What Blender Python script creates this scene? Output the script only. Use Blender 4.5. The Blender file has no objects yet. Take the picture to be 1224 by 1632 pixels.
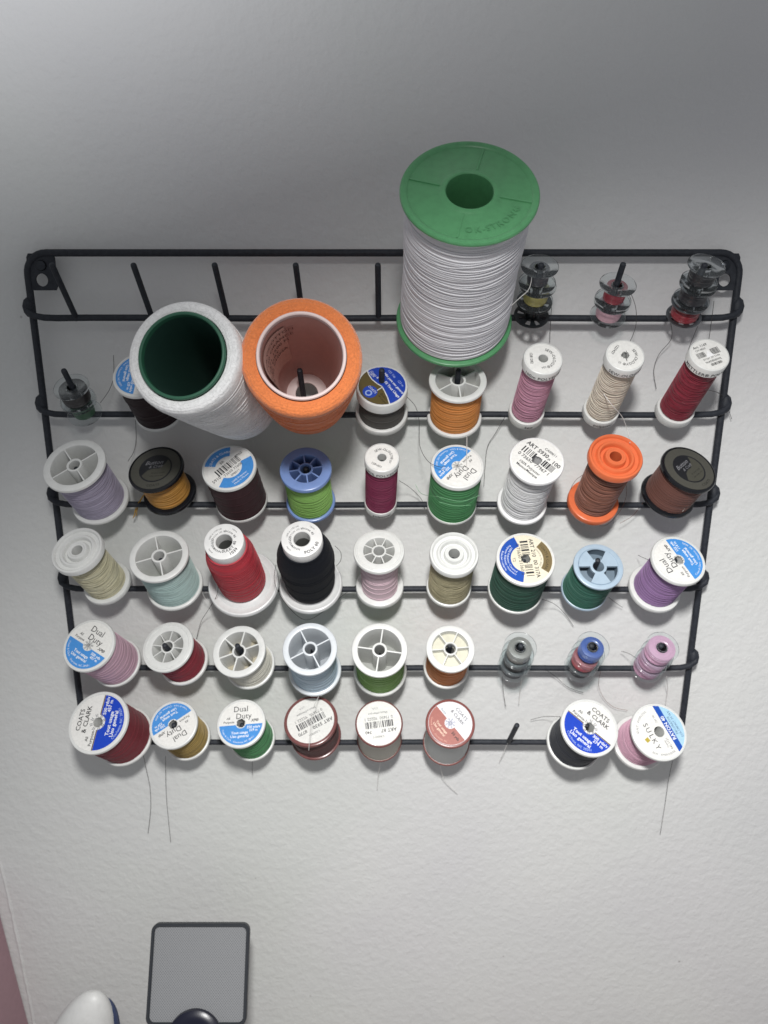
import bpy, math, random
from mathutils import Vector, Matrix
rnd = random.Random(7)
S = 0.001                                  # shapes below are written in millimetres
sc = bpy.context.scene
C = sc.collection

# ------------------------------------------------------------------ camera
cam_d = bpy.data.cameras.new('camera'); cam = bpy.data.objects.new('camera', cam_d); C.objects.link(cam)
cam.location = (0.0029, -0.461, 0.0)
cam.rotation_euler = (math.radians(90 - 16.5), 0, 0)
cam_d.sensor_fit = 'HORIZONTAL'; cam_d.sensor_width = 36.0; cam_d.lens = 36.06
cam_d.clip_start = 0.01; cam_d.clip_end = 20
sc.camera = cam
cam_d.dof.use_dof = True; cam_d.dof.focus_distance = 0.41; cam_d.dof.aperture_fstop = 15.0

# ------------------------------------------------------------------ room light
w = bpy.data.worlds.new("World"); sc.world = w; w.use_nodes = True
bg = w.node_tree.nodes['Background']; bg.inputs[0].default_value = (0.93, 0.95, 1.0, 1); bg.inputs[1].default_value = 0.285
sc.view_settings.view_transform = 'Standard'; sc.view_settings.look = 'None'
sc.view_settings.exposure = 0.0; sc.view_settings.gamma = 1.0
sc.cycles.max_bounces = 10; sc.cycles.transparent_max_bounces = 24

def lamp(name, kind, loc, aim, energy, col, **kw):
    d = bpy.data.lights.new(name, kind); d.energy = energy; d.color = col
    for k, v in kw.items(): setattr(d, k, v)
    o = bpy.data.objects.new(name, d); C.objects.link(o); o.location = loc
    o.rotation_euler = (Vector(aim) - Vector(loc)).to_track_quat('-Z', 'Y').to_euler()
    return o
# the lamp over the rack, its beam falling on the lower half of the wall
lamp('ceiling_lamp', 'SPOT', (0.009, -0.50, 0.19), (0.342, 0.014, -1.30), 25.8, (1.0, 0.99, 0.97),
     spot_size=2.0, spot_blend=1.0, shadow_soft_size=0.028)
# fill lamp with no source seen, added to brighten the wall's top left
lamp('corner_fill', 'AREA', (-0.2, -0.322, 0.213), (-0.343, 0.014, 0.773), 1.65, (0.97, 0.98, 1.0), shape='RECTANGLE', size=0.16, size_y=0.16)

# ------------------------------------------------------------------ materials
def lin(h):
    if isinstance(h, str):
        h = h.lstrip('#'); h = [int(h[i:i+2], 16) / 255 for i in (0, 2, 4)]
    return tuple(((c + 0.055) / 1.055) ** 2.4 if c > 0.04045 else c / 12.92 for c in h) + (1,)
MC = {}
def soft(c, k=0.84):                        # dyes and pigments a little duller than the pure hue
    g = 0.3 * c[0] + 0.55 * c[1] + 0.15 * c[2]
    return tuple(g + (x - g) * k for x in c[:3]) + (1,)
def newmat(name):
    m = bpy.data.materials.new(name); m.use_nodes = True
    nt = m.node_tree; return m, nt, nt.nodes['Principled BSDF'], nt.nodes['Material Output']
def setp(b, **k):
    for n, v in k.items():
        b.inputs[n.replace('_', ' ')].default_value = v
def noise(nt, scale, detail=4, rough=0.55, vec=None, dist=0.0):
    n = nt.nodes.new('ShaderNodeTexNoise'); n.inputs['Scale'].default_value = scale
    n.inputs['Detail'].default_value = detail; n.inputs['Roughness'].default_value = rough; n.inputs['Distortion'].default_value = dist
    if vec: nt.links.new(vec, n.inputs['Vector'])
    return n
def coords(nt, scale=(1, 1, 1), rot=(0, 0, 0)):
    t = nt.nodes.new('ShaderNodeTexCoord'); m = nt.nodes.new('ShaderNodeMapping')
    m.inputs['Scale'].default_value = scale; m.inputs['Rotation'].default_value = rot
    nt.links.new(t.outputs['Object'], m.inputs['Vector']); return m.outputs['Vector']
def ramp(nt, src, stops):
    r = nt.nodes.new('ShaderNodeValToRGB'); e = r.color_ramp.elements
    while len(e) < len(stops): e.new(0.5)
    for i, (p, c) in enumerate(stops): e[i].position = p; e[i].color = c
    nt.links.new(src, r.inputs['Fac']); return r.outputs['Color']
def bump(nt, b, h, strength, dist, prev=None):
    n = nt.nodes.new('ShaderNodeBump'); n.inputs['Strength'].default_value = strength; n.inputs['Distance'].default_value = dist
    nt.links.new(h, n.inputs['Height'])
    if prev: nt.links.new(prev, n.inputs['Normal'])
    nt.links.new(n.outputs['Normal'], b.inputs['Normal']); return n.outputs['Normal']
def scalec(c, k): return (min(c[0]*k, 1), min(c[1]*k, 1), min(c[2]*k, 1), 1)

def plastic(h, rough=0.35, sss=0.0, dirt=0.03, trans=0.0):
    key = ('pl', h, rough, sss, dirt, trans)
    if key in MC: return MC[key]
    m, nt, b, o = newmat('plastic_' + h.strip('#')); c = soft(lin(h))
    n = noise(nt, 260, 5, 0.6, coords(nt))
    col = ramp(nt, n.outputs['Fac'], [(0.30, scalec(c, 1 - dirt * 2.2)), (0.55, c), (0.8, scalec(c, 1 + dirt))])
    nt.links.new(col, b.inputs['Base Color']); setp(b, Roughness=rough)
    if sss: setp(b, Subsurface_Weight=sss, Subsurface_Radius=(1, 1, 1), Subsurface_Scale=0.004)
    if trans: setp(b, Transmission_Weight=trans, IOR=1.3)
    n2 = noise(nt, 900, 3, 0.6, coords(nt)); bump(nt, b, n2.outputs['Fac'], 0.12, 0.0002)
    MC[key] = m; return m
def thread_mat(h, sheen=0.06, rough=0.6, coarse=0.5, hi=None):
    key = ('th', h, sheen, rough, coarse)
    if key in MC: return MC[key]
    m, nt, b, o = newmat('thread_' + h.strip('#')); c = soft(lin(h), .86)
    v = coords(nt, (55, 55, 2300)); n = noise(nt, 1.0, 6, 0.75, v, 0.3)
    col = ramp(nt, n.outputs['Fac'], [(0.25, scalec(c, 0.88 - 0.5 * coarse)), (0.5, c), (0.78, scalec(c, 1.1 + 0.45 * coarse))])
    nt.links.new(col, b.inputs['Base Color']); setp(b, Roughness=rough, Sheen_Weight=sheen, Sheen_Roughness=0.5, Specular_IOR_Level=0.2 if rough > .5 else 0.5)
    if rough == .32: setp(b, Coat_Weight=1.0, Coat_Roughness=.18, Specular_IOR_Level=1.0)
    v2 = coords(nt, (30, 30, 900), (0.012, 0.02, 0)); n2 = noise(nt, 1.0, 5, 0.8, v2, 0.2)
    p = bump(nt, b, n2.outputs['Fac'], 0.15 + 0.5 * coarse, 0.0006 * (0.3 + coarse))
    n3 = noise(nt, 2600, 2, 0.6, coords(nt)); bump(nt, b, n3.outputs['Fac'], 0.35, 0.0003, p)
    MC[key] = m; return m
def fuzz_mat(h, rings=True):
    key = ('fz', h)
    if key in MC: return MC[key]
    m, nt, b, o = newmat('yarn_' + h.strip('#')); c = soft(lin(h), .92)
    n = noise(nt, 620, 6, 0.75, coords(nt), 1.2)
    col = ramp(nt, n.outputs['Fac'], [(0.3, scalec(c, 0.78)), (0.5, c), (0.72, scalec(c, 1.25))])
    nt.links.new(col, b.inputs['Base Color']); setp(b, Roughness=0.85, Sheen_Weight=0.5, Sheen_Roughness=0.4)
    w_ = nt.nodes.new('ShaderNodeTexWave'); w_.wave_type = 'RINGS'; w_.rings_direction = 'Z'
    w_.inputs['Scale'].default_value = 210; w_.inputs['Distortion'].default_value = 5; w_.inputs['Detail'].default_value = 3
    nt.links.new(coords(nt), w_.inputs['Vector'])
    p = bump(nt, b, w_.outputs['Fac'], 0.35, 0.0004)
    bump(nt, b, n.outputs['Fac'], 0.8, 0.0009, p)
    MC[key] = m; return m
def flat(h, rough=0.5, metal=0.0):
    key = ('fl', h, rough, metal)
    if key in MC: return MC[key]
    m, nt, b, o = newmat('print_' + h.strip('#')); c = lin(h)
    n = noise(nt, 700, 4, 0.6, coords(nt))
    col = ramp(nt, n.outputs['Fac'], [(0.3, scalec(c, 0.9)), (0.6, c), (0.8, scalec(c, 1.06))])
    nt.links.new(col, b.inputs['Base Color']); setp(b, Roughness=rough, Metallic=metal)
    if rough <= .25 and not metal: setp(b, Coat_Weight=.8, Coat_Roughness=.1)
    if metal or rough <= .25: bump(nt, b, noise(nt, 160, 4, 0.6, coords(nt)).outputs['Fac'], 0.5, 0.0012)
    MC[key] = m; return m
def clear(h='#fcfefe', alpha=0.05):
    key = ('cl', h, alpha)
    if key in MC: return MC[key]
    m, nt, b, o = newmat('clear_plastic')
    t = nt.nodes.new('ShaderNodeBsdfTransparent'); t.inputs[0].default_value = lin(h)
    g = nt.nodes.new('ShaderNodeBsdfGlossy'); g.inputs['Roughness'].default_value = 0.08; g.inputs['Color'].default_value = (1, 1, 1, 1)
    lw = nt.nodes.new('ShaderNodeLayerWeight'); lw.inputs['Blend'].default_value = 0.18
    setp(b, Base_Color=(.30, .32, .34, 1), Roughness=0.3)
    m1 = nt.nodes.new('ShaderNodeMixShader'); nt.links.new(lw.outputs['Fresnel'], m1.inputs[0]); nt.links.new(t.outputs[0], m1.inputs[1]); nt.links.new(g.outputs[0], m1.inputs[2])
    m2 = nt.nodes.new('ShaderNodeMixShader'); m2.inputs[0].default_value = alpha; nt.links.new(m1.outputs[0], m2.inputs[1]); nt.links.new(b.outputs[0], m2.inputs[2])
    nt.links.new(m2.outputs[0], o.inputs['Surface'])
    MC[key] = m; return m
def wall_mat():
    m, nt, b, o = newmat('painted_wall'); v = coords(nt)
    n1 = noise(nt, 190, 2, 0.5, v, 0.15); n2 = noise(nt, 420, 2, 0.5, v, 0.2); n3 = noise(nt, 7, 3, 0.5, v)
    base = ramp(nt, n3.outputs['Fac'], [(0.3, (0.675, 0.680, 0.675, 1)), (0.7, (0.715, 0.715, 0.705, 1))])
    n4 = noise(nt, 2.6, 3, 0.55, v, 0.8)
    tint = ramp(nt, n4.outputs['Fac'], [(0.35, (0.985, 0.975, 0.99, 1)), (0.5, (1, 1, 1, 1)), (0.66, (0.985, 1, 0.98, 1))])
    mt = nt.nodes.new('ShaderNodeMix'); mt.data_type = 'RGBA'; mt.blend_type = 'MULTIPLY'; mt.inputs[0].default_value = 1.0
    nt.links.new(base, mt.inputs[6]); nt.links.new(tint, mt.inputs[7]); base = mt.outputs[2]
    vo = nt.nodes.new('ShaderNodeTexVoronoi'); vo.inputs['Scale'].default_value = 23; nt.links.new(v, vo.inputs['Vector'])
    sp = ramp(nt, vo.outputs['Distance'], [(0.008, (0.6, 0.58, 0.57, 1)), (0.026, (1, 1, 1, 1))])
    mx = nt.nodes.new('ShaderNodeMix'); mx.data_type = 'RGBA'; mx.blend_type = 'MULTIPLY'; mx.inputs[0].default_value = 1.0
    nt.links.new(base, mx.inputs[6]); nt.links.new(sp, mx.inputs[7]); nt.links.new(mx.outputs[2], b.inputs['Base Color'])
    setp(b, Roughness=0.62, Specular_IOR_Level=0.35)
    r1 = ramp(nt, n1.outputs['Fac'], [(0.35, (0, 0, 0, 1)), (0.72, (1, 1, 1, 1))])
    p = bump(nt, b, r1, 0.20, 0.0012); bump(nt, b, n2.outputs['Fac'], 0.26, 0.0006, p)
    return m
def metal_black():
    m, nt, b, o = newmat('black_powder_coat'); n = noise(nt, 400, 4, 0.6, coords(nt))
    nt.links.new(ramp(nt, n.outputs['Fac'], [(0.3, (0.013, 0.016, 0.023, 1)), (0.7, (0.028, 0.032, 0.041, 1))]), b.inputs['Base Color'])
    setp(b, Roughness=0.6, Specular_IOR_Level=0.4); bump(nt, b, noise(nt, 900, 4, 0.65, coords(nt)).outputs['Fac'], 0.45, 0.0005)
    return m
BLACK = metal_black()
WHITE = '#dcddda'

# ------------------------------------------------------------------ mesh helpers (mm)
class MB:
    def __init__(s): s.v = []; s.f = []
    def add(s, vs, fs):
        o = len(s.v); s.v += [tuple(p) for p in vs]; s.f += [tuple(i + o for i in f) for f in fs]
    def lathe(s, prof, seg=56, closed=False, jit=None):
        n = len(prof); vs = []
        for i in range(seg):
            a = 2 * math.pi * i / seg; ca, sa = math.cos(a), math.sin(a)
            for r, z in prof: vs.append((r * ca, r * sa, z))
        fs = []; m = n if closed else n - 1
        for i in range(seg):
            j = (i + 1) % seg
            for k in range(m):
                l = (k + 1) % n
                fs.append((i * n + k, j * n + k, j * n + l, i * n + l))
        s.add(vs, fs)
    def ring(s, r0, r1, z0, z1, seg=56, b=0.4):
        b = min(b, (r1 - r0) * 0.45, (z1 - z0) * 0.45)
        s.lathe([(r0, z0 + b), (r0 + b, z0), (r1 - b, z0), (r1 - b*.3, z0 + b*.3), (r1, z0 + b), (r1, z1 - b), (r1 - b*.3, z1 - b*.3), (r1 - b, z1), (r0 + b, z1), (r0, z1 - b)], seg, True)
    def box(s, cx, cy, cz, sx, sy, sz, rot=0.0):
        ca, sa = math.cos(rot), math.sin(rot); vs = []
        for dz in (-.5, .5):
            for dx, dy in ((-.5, -.5), (.5, -.5), (.5, .5), (-.5, .5)):
                x, y = dx * sx, dy * sy; vs.append((cx + x * ca - y * sa, cy + x * sa + y * ca, cz + dz * sz))
        s.add(vs, [(3, 2, 1, 0), (4, 5, 6, 7), (0, 1, 5, 4), (1, 2, 6, 5), (2, 3, 7, 6), (3, 0, 4, 7)])
    def tube(s, pts, r, sides=8, closed=False, cap=True):
        pts = [Vector(p) for p in pts]; n = len(pts); vs = []; up = None
        for i in range(n):
            a = pts[(i - 1) % n] if (closed or i) else pts[0]; b = pts[(i + 1) % n] if (closed or i < n - 1) else pts[-1]
            t = (b - a).normalized()
            if up is None: up = t.orthogonal().normalized()
            up = (up - t * up.dot(t))
            up = up.normalized() if up.length > 1e-6 else t.orthogonal().normalized()
            q = t.cross(up)
            rr = r[i] if isinstance(r, (list, tuple)) else r
            for k in range(sides):
                c = 2 * math.pi * k / sides; vs.append(pts[i] + (up * math.cos(c) + q * math.sin(c)) * rr)
        fs = []
        for i in range(n if closed else n - 1):
            j = (i + 1) % n
            for k in range(sides):
                l = (k + 1) % sides; fs.append((i * sides + k, i * sides + l, j * sides + l, j * sides + k))
        if cap and not closed:
            fs.append(tuple(reversed(range(sides)))); fs.append(tuple(range((n - 1) * sides, n * sides)))
        s.add(vs, fs)
    def poly(s, pts, z):
        s.add([(x, y, z) for x, y in pts], [tuple(range(len(pts)))])
    def prism(s, pts, z0, z1):
        n = len(pts)
        s.add([(x, y, z0) for x, y in pts] + [(x, y, z1) for x, y in pts],
              [tuple(reversed(range(n))), tuple(range(n, 2 * n))] + [(i, (i + 1) % n, (i + 1) % n + n, i + n) for i in range(n)])
    def sector(s, r0, r1, a0, a1, z0, z1, n=10):
        p = [(r1 * math.cos(a0 + (a1 - a0) * i / n), r1 * math.sin(a0 + (a1 - a0) * i / n)) for i in range(n + 1)]
        q = [(r0 * math.cos(a1 + (a0 - a1) * i / n), r0 * math.sin(a1 + (a0 - a1) * i / n)) for i in range(n + 1)]
        vs = [(x, y, z0) for x, y in p] + [(x, y, z0) for x, y in reversed(q)] + [(x, y, z1) for x, y in p] + [(x, y, z1) for x, y in reversed(q)]
        m = n + 1; fs = []
        for i in range(n):
            fs += [(i, m + i, m + i + 1, i + 1), (2*m + i, 2*m + i + 1, 3*m + i + 1, 3*m + i), (i, i + 1, 2*m + i + 1, 2*m + i), (m + i + 1, m + i, 3*m + i, 3*m + i + 1)]
        fs += [(0, 2*m, 3*m, m), (n, m + n, 3*m + n, 2*m + n)]
        s.add(vs, fs)
    def build(s, name, mat, parent=None, smooth=35, label=None, mat2=None):
        me = bpy.data.meshes.new(name)
        me.from_pydata([(x * S, y * S, z * S) for x, y, z in s.v], [], s.f)
        me.materials.append(mat)
        if smooth: me.shade_smooth(); me.set_sharp_from_angle(angle=math.radians(smooth))
        if mat2:
            me.materials.append(mat2[0])
            for i in range(mat2[1], len(me.polygons)): me.polygons[i].material_index = 1
        me.update()
        o = bpy.data.objects.new(name, me); C.objects.link(o)
        if parent: o.parent = parent
        if label: o['label'] = label
        return o
def tag(o, label, cat, group=None):
    o['label'] = label; o['category'] = cat
    if group: o['group'] = group
    return o
def empty(name, pos, ax=(0, 0, 1), label='', cat='', group=None):
    o = bpy.data.objects.new(name, None); C.objects.link(o); o.empty_display_size = 0.005
    z = Vector(ax).normalized(); x = Vector((0, 1, 0)) if abs(z.z) > 0.999 else None
    if x is None:
        up = Vector((0, 0, 1)); y = (up - z * up.dot(z)).normalized(); x = y.cross(z)
        m = Matrix((x, y, z)).transposed().to_4x4()
    else: m = Matrix.Identity(4)
    m.translation = Vector(pos) * S; o.matrix_world = m
    return tag(o, label, cat, group)

# ------------------------------------------------------------------ lettering: glyph outlines taken from the built-in font
_GL = {}
def _eval(txt, off):
    c = bpy.data.curves.new('g', 'FONT'); c.body = txt; c.size = 1.0; c.resolution_u = 2; c.offset = off
    o = bpy.data.objects.new('g', c); C.objects.link(o)
    ev = o.evaluated_get(bpy.context.evaluated_depsgraph_get())
    me = ev.to_mesh(); vs = [(p.co.x, p.co.y) for p in me.vertices]; fs = [tuple(p.vertices) for p in me.polygons]
    ev.to_mesh_clear(); bpy.data.objects.remove(o); bpy.data.curves.remove(c); return vs, fs
def glyph(ch, off):
    k = (ch, off)
    if k not in _GL:
        if ch == ' ': _GL[k] = ([], [], 0.3); return _GL[k]
        vs, fs = _eval(ch, off)
        v2, _ = _eval(ch + ch, off)
        if not vs: _GL[k] = ([], [], 0.3); return _GL[k]
        adv = max(p[0] for p in v2) - max(p[0] for p in vs)
        _GL[k] = (vs, fs, adv)
    return _GL[k]
for _off in (0.0, .01, .012, .015, .02):
    for _ch in 'ABCDEFGHIJKLMNOPQRSTUVWXYZabcdefghijklmnopqrstuvwxyz0123456789&·®Ü./-,%': glyph(_ch, _off)
def text_layout(txt, size, bold=0.0, space=1.0):
    x = 0.0; out = []
    for ch in txt:
        vs, fs, adv = glyph(ch, bold); a = adv * size * space; out.append((vs, fs, x, a)); x += a
    return out, x

class Print:
    """lettering and marks on a flat disc, turned by rot degrees, written in mm"""
    def __init__(s, rot): s.rot = math.radians(rot); s.mb = {}
    def m(s, col): return s.mb.setdefault(col, MB())
    def put(s, col, vs, fs, z):
        c, q = math.cos(s.rot), math.sin(s.rot)
        s.m(col).add([(x * c - y * q, x * q + y * c, z) for x, y in vs], fs)
    def text(s, col, txt, x, y, size, rot=0.0, bold=0.0, italic=0.0, space=1.0, z=0.0, clip=None):
        lay, wd = text_layout(txt, size, bold, space); r = math.radians(rot); c, q = math.cos(r), math.sin(r)
        for vs, fs, gx, a in lay:
            pts = []
            for px, py in vs:
                X = gx - wd / 2 + (px + py * italic) * size; Y = (py - 0.35) * size
                pts.append((x + X * c - Y * q, y + X * q + Y * c))
            if clip and pts:
                cx = sum(p[0] for p in pts) / len(pts); cy = sum(p[1] for p in pts) / len(pts)
                if math.hypot(cx, cy) < clip: continue
            s.put(col, pts, fs, z)
    def arc(s, col, txt, R, deg, size, inward=False, bold=0.0, space=1.05, z=0.0):
        lay, wd = text_layout(txt, size, bold, space); sg = 1 if inward else -1
        for vs, fs, gx, a in lay:
            t = math.radians(deg) + sg * ((gx + a / 2) - wd / 2) / R
            ux, uy = (math.cos(t), math.sin(t)); rt = t + math.pi / 2 if inward else t - math.pi / 2
            c, q = math.cos(rt), math.sin(rt); pts = []
            for px, py in vs:
                X = px * size - a / 2; Y = (py - 0.35) * size
                pts.append((R * ux + X * c - Y * q, R * uy + X * q + Y * c))
            s.put(col, pts, fs, z)
    def poly(s, col, pts, z=-0.02): s.put(col, pts, [tuple(range(len(pts)))], z)
    def quad(s, col, x, y, w_, h, rot=0.0, z=0.0):
        r = math.radians(rot); c, q = math.cos(r), math.sin(r)
        s.poly(col, [(x + a * c - b * q, y + a * q + b * c) for a, b in ((-w_/2, -h/2), (w_/2, -h/2), (w_/2, h/2), (-w_/2, h/2))], z)
    def bars(s, col, x, y, w_, h, hole=0.0, seed=3):
        r = random.Random(seed); p = -w_ / 2
        while p < w_ / 2:
            b = r.choice((0.16, 0.16, 0.3, 0.45)) * w_ / 9; g = r.choice((0.16, 0.25, 0.4)) * w_ / 9
            if math.hypot(x + p, y) > hole: s.quad(col, x + p + b / 2, y, b, h)
            p += b + g
    def chord(s, col, R, d, rc=0.0, z=-0.02, n=30):
        """the part of a disc of radius R below y=d, leaving out a circle of radius rc"""
        a0 = math.pi - math.asin(d / R); a1 = 2 * math.pi + math.asin(d / R)
        p = [(R * math.cos(a0 + (a1 - a0) * i / n), R * math.sin(a0 + (a1 - a0) * i / n)) for i in range(n + 1)]
        if rc > abs(d):
            b0 = math.asin(d / rc); b1 = -math.pi - b0
            p += [(rc * math.cos(b0 + (b1 - b0) * i / 16), rc * math.sin(b0 + (b1 - b0) * i / 16)) for i in range(17)]
        s.poly(col, p, z)
    def disc(s, col, R, x=0, y=0, z=-0.01, r0=0.0, n=28):
        if r0:
            vs = [(x + q * math.cos(2*math.pi*i/n), y + q * math.sin(2*math.pi*i/n)) for q in (r0, R) for i in range(n)]
            s.put(col, vs, [(i, n + i, n + (i + 1) % n, (i + 1) % n) for i in range(n)], z)
        else: s.poly(col, [(x + R * math.cos(2*math.pi*i/n), y + R * math.sin(2*math.pi*i/n)) for i in range(n)], z)
    def band(s, col, R, x0, x1, z=-0.02, n=12):
        """the part of the disc between x0 and x1"""
        t0, t1 = math.acos(max(-1, min(1, x0 / R))), math.acos(max(-1, min(1, x1 / R)))
        p = [(R * math.cos(t0 + (t1 - t0) * i / n), R * math.sin(t0 + (t1 - t0) * i / n)) for i in range(n + 1)]
        s.poly(col, p[::-1] + [(x, -y) for x, y in p], z) if False else s.poly(col, [(x, -y) for x, y in p] + p[::-1], z)
    def crescent(s, col, R, r, a0, a1, z=-0.02, n=20):
        a0, a1 = math.radians(a0), math.radians(a1)
        p = [(R * math.cos(a0 + (a1 - a0) * i / n), R * math.sin(a0 + (a1 - a0) * i / n)) for i in range(n + 1)]
        q = [(r * math.cos(a1 + (a0 - a1) * i / n), r * math.sin(a1 + (a0 - a1) * i / n)) for i in range(n + 1)]
        s.poly(col, p + q, z)
    def flake(s, col, R, hole=0.0, z=0.005):
        for i in range(8):
            a = i * math.pi / 4
            for sg in (-1, 1):
                pts = []
                for k in range(6):
                    t = k / 5; r = R * (0.12 + 0.88 * t); b = sg * 0.36 * math.sin(t * math.pi * 0.62) 
                    pts.append((r * math.cos(a + b * .8), r * math.sin(a + b * .8)))
                for (x0, y0), (x1, y1) in zip(pts, pts[1:]):
                    if math.hypot(x0, y0) < hole: continue
                    L = math.hypot(x1 - x0, y1 - y0)
                    s.quad(col, (x0 + x1) / 2, (y0 + y1) / 2, L * 1.1, R * 0.07, math.degrees(math.atan2(y1 - y0, x1 - x0)), z)
    def build(s, parent, z, panel=('#',)):
        for col, mb in s.mb.items():
            mb.v = [(x, y, zz + z) for x, y, zz in mb.v]
            nm = 'lettering'
            h = col.lstrip('!@')
            if col.startswith('!'): nm = 'label_panel'
            if col.startswith('@'): nm = 'emblem'
            mb.build(nm, flat(h, 0.6 if nm != 'label_panel' else 0.35), parent, smooth=0)

# ------------------------------------------------------------------ the setting
WY = 14.0                                   # the wall lies 14 mm behind the rails
m = MB(); n = 40
m.add([(-700 + 1500 * i / n, WY, -640 + 1300 * j / n) for j in range(n + 1) for i in range(n + 1)],
      [(j * (n + 1) + i, j * (n + 1) + i + 1, (j + 1) * (n + 1) + i + 1, (j + 1) * (n + 1) + i) for j in range(n) for i in range(n)])
WALLM = wall_mat()
wall = m.build('wall', WALLM); wall['kind'] = 'structure'
m = MB(); pts = []
for i in range(60):
    z = -640 + i * 5; pts.append((-276.5 - 0.02 * (z + 640) - 7 * max(0, (z + 500) / 160) ** 2 + rnd.uniform(-.25, .25), WY + 0.9, z))
m.tube(pts, [1.7 + rnd.uniform(-.3, .3) for _ in pts], 8)
m.build('paint_ridge', WALLM, wall)
m = MB(); m.box(-60, -140, -603, 900, 330, 6); dk = m.build('desk', flat('#8d8580', 0.5)); dk['kind'] = 'structure'

# ------------------------------------------------------------------ the thread rack
# how far each peg sits off its place on the rail, and its sideways lean
PEGS = {(2,2):(0.8,-0.040), (2,5):(1.4,0.007), (2,6):(1.0,-0.009), (2,7):(-0.1,0.004), (2,8):(0.2,-0.011), (2,9):(0.3,0.006), (3,1):(2.6,-0.065), (3,2):(2.6,-0.086), (3,3):(2.6,-0.038), (3,4):(1.5,-0.000), (3,5):(0.6,0.015), (3,6):(0.7,0.004), (3,7):(0.1,0.012), (3,8):(-0.3,0.013), (3,9):(0.5,0.137), (4,1):(2.1,-0.101), (4,2):(1.5,-0.021), (4,3):(1.9,-0.018), (4,4):(0.5,-0.002), (4,5):(0.2,-0.005), (4,6):(0.3,0.001), (4,7):(-1.1,-0.002), (4,8):(-0.7,0.010), (4,9):(-0.5,0.065), (5,1):(2.3,-0.098), (5,2):(2.6,-0.118), (5,3):(2.5,-0.077), (5,4):(1.2,0.007), (5,5):(0.4,-0.003), (5,6):(-0.1,-0.001), (6,1):(2.6,-0.116), (6,2):(1.4,-0.049), (6,3):(1.5,-0.052), (6,4):(0.9,-0.061), (6,5):(-0.2,-0.002), (6,6):(1.2,-0.006), (6,8):(-0.5,0.054), (6,9):(-0.5,0.059)}
E49 = math.radians(49)
SHORT = {(6, 4): .78, (6, 5): .95, (3, 2): .82, (3, 9): .86, (3, 3): .95, (6, 6): .95}   # pegs that end under a spool's label
PD = Vector((0, -math.cos(E49), math.sin(E49)))
def rowz(r): return -18.95 - 56.45 * (r - 1)
rack = empty('thread_rack', (0, 0, -320), label='black wire thread rack with six rails of slanted pegs, screwed to the white wall', cat='thread rack')
def rk(mb, name, mat=BLACK):
    mb.v = [(x, y, z + 320) for x, y, z in mb.v]; return mb.build(name, mat, rack)
fl, fr, ft, fy = -203.0, 208.0, 17.2, 4.4
def arcpts(cx, cz, r, a0, a1, n=8, y=fy):
    return [(cx + r * math.cos(math.radians(a0 + (a1 - a0) * i / n)), y, cz + r * math.sin(math.radians(a0 + (a1 - a0) * i / n))) for i in range(n + 1)]
m = MB()
m.tube([(fl - 1, fy, rowz(6) - 1.5)] + [(fl, fy, -40.0)] + arcpts(fl + 12, ft - 12, 12, 180, 90) + arcpts(fr - 12, ft - 12, 12, 90, 0) + [(fr, fy, -40.0), (fr - 0.5, fy, rowz(6) - 1.5)], 2.1, 12)
rk(m, 'frame')
for r in range(1, 7):
    z = rowz(r); m = MB()
    pts = [(fl - .8, fy, z + 10.5), (fl - 2.6, fy - .5, z + 9), (fl - 3.0, 3, z + 6.5), (fl - 2, 1.5, z + 4), (fl + 2, .5, z + 1.4), (fl + 8, 0, z + .3), (fl + 16, 0, z)]
    pts2 = [(fr - 16, 0, z), (fr - 8, 0, z + .3), (fr - 2, .5, z + 1.4), (fr + 2, 1.5, z + 4), (fr + 3.0, 3, z + 6.5), (fr + 2.6, fy - .5, z + 9), (fr + .8, fy, z + 10.5)]
    if r == 6: pts, pts2 = [(fl + .5, 1, z)], [(fr - .5, 1, z)]
    m.tube(pts + [(x, 0, z + 0.25 * math.sin(x * .03)) for x in range(-170, 180, 34)] + pts2, 1.9, 12)
    if r < 6:            # weld lumps where the rail ends meet the frame
        for lx in (fl - 1.2, fr + 1.2):
            k0 = len(m.v); m.lathe([(0.01, -5.4), (1.5, -4.8), (2.7, -3), (3.1, 0), (2.7, 3), (1.5, 4.8), (0.01, 5.4)], 14)
            m.v[k0:] = [(lx + x, 3.0 + y * .8, z + 5.6 + zz) for x, y, zz in m.v[k0:]]
    rk(m, 'rail')
pegm = None
for r in range(1, 7):
    for c_ in range(1, 10):
        o0 = Vector((44.0 * (c_ - 5), 0, rowz(r)))
        if pegm is None:
            m = MB(); pr = [(0, -1)]
            m.lathe([(0, -1.0), (1.65, -1.0), (1.65, 38.2), (1.45, 38.9), (0.9, 39.3), (0, 39.4)], 14)
            pk = m.build('peg', BLACK, rack); pegm = pk
        else:
            pk = pegm.copy(); C.objects.link(pk); pk.parent = rack
        dx, lean = PEGS.get((r, c_), (rnd.uniform(-.4, .4), rnd.uniform(-.01, .01)))
        pk.location = (o0 + Vector((dx, 0, 320))) * S
        pk.scale = (1, 1, SHORT.get((r, c_), 1.0)); tweak = Vector((lean, rnd.uniform(-.01, .01), 0))
        pk.rotation_euler = (PD + tweak).to_track_quat('Z', 'Y').to_euler()
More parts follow.
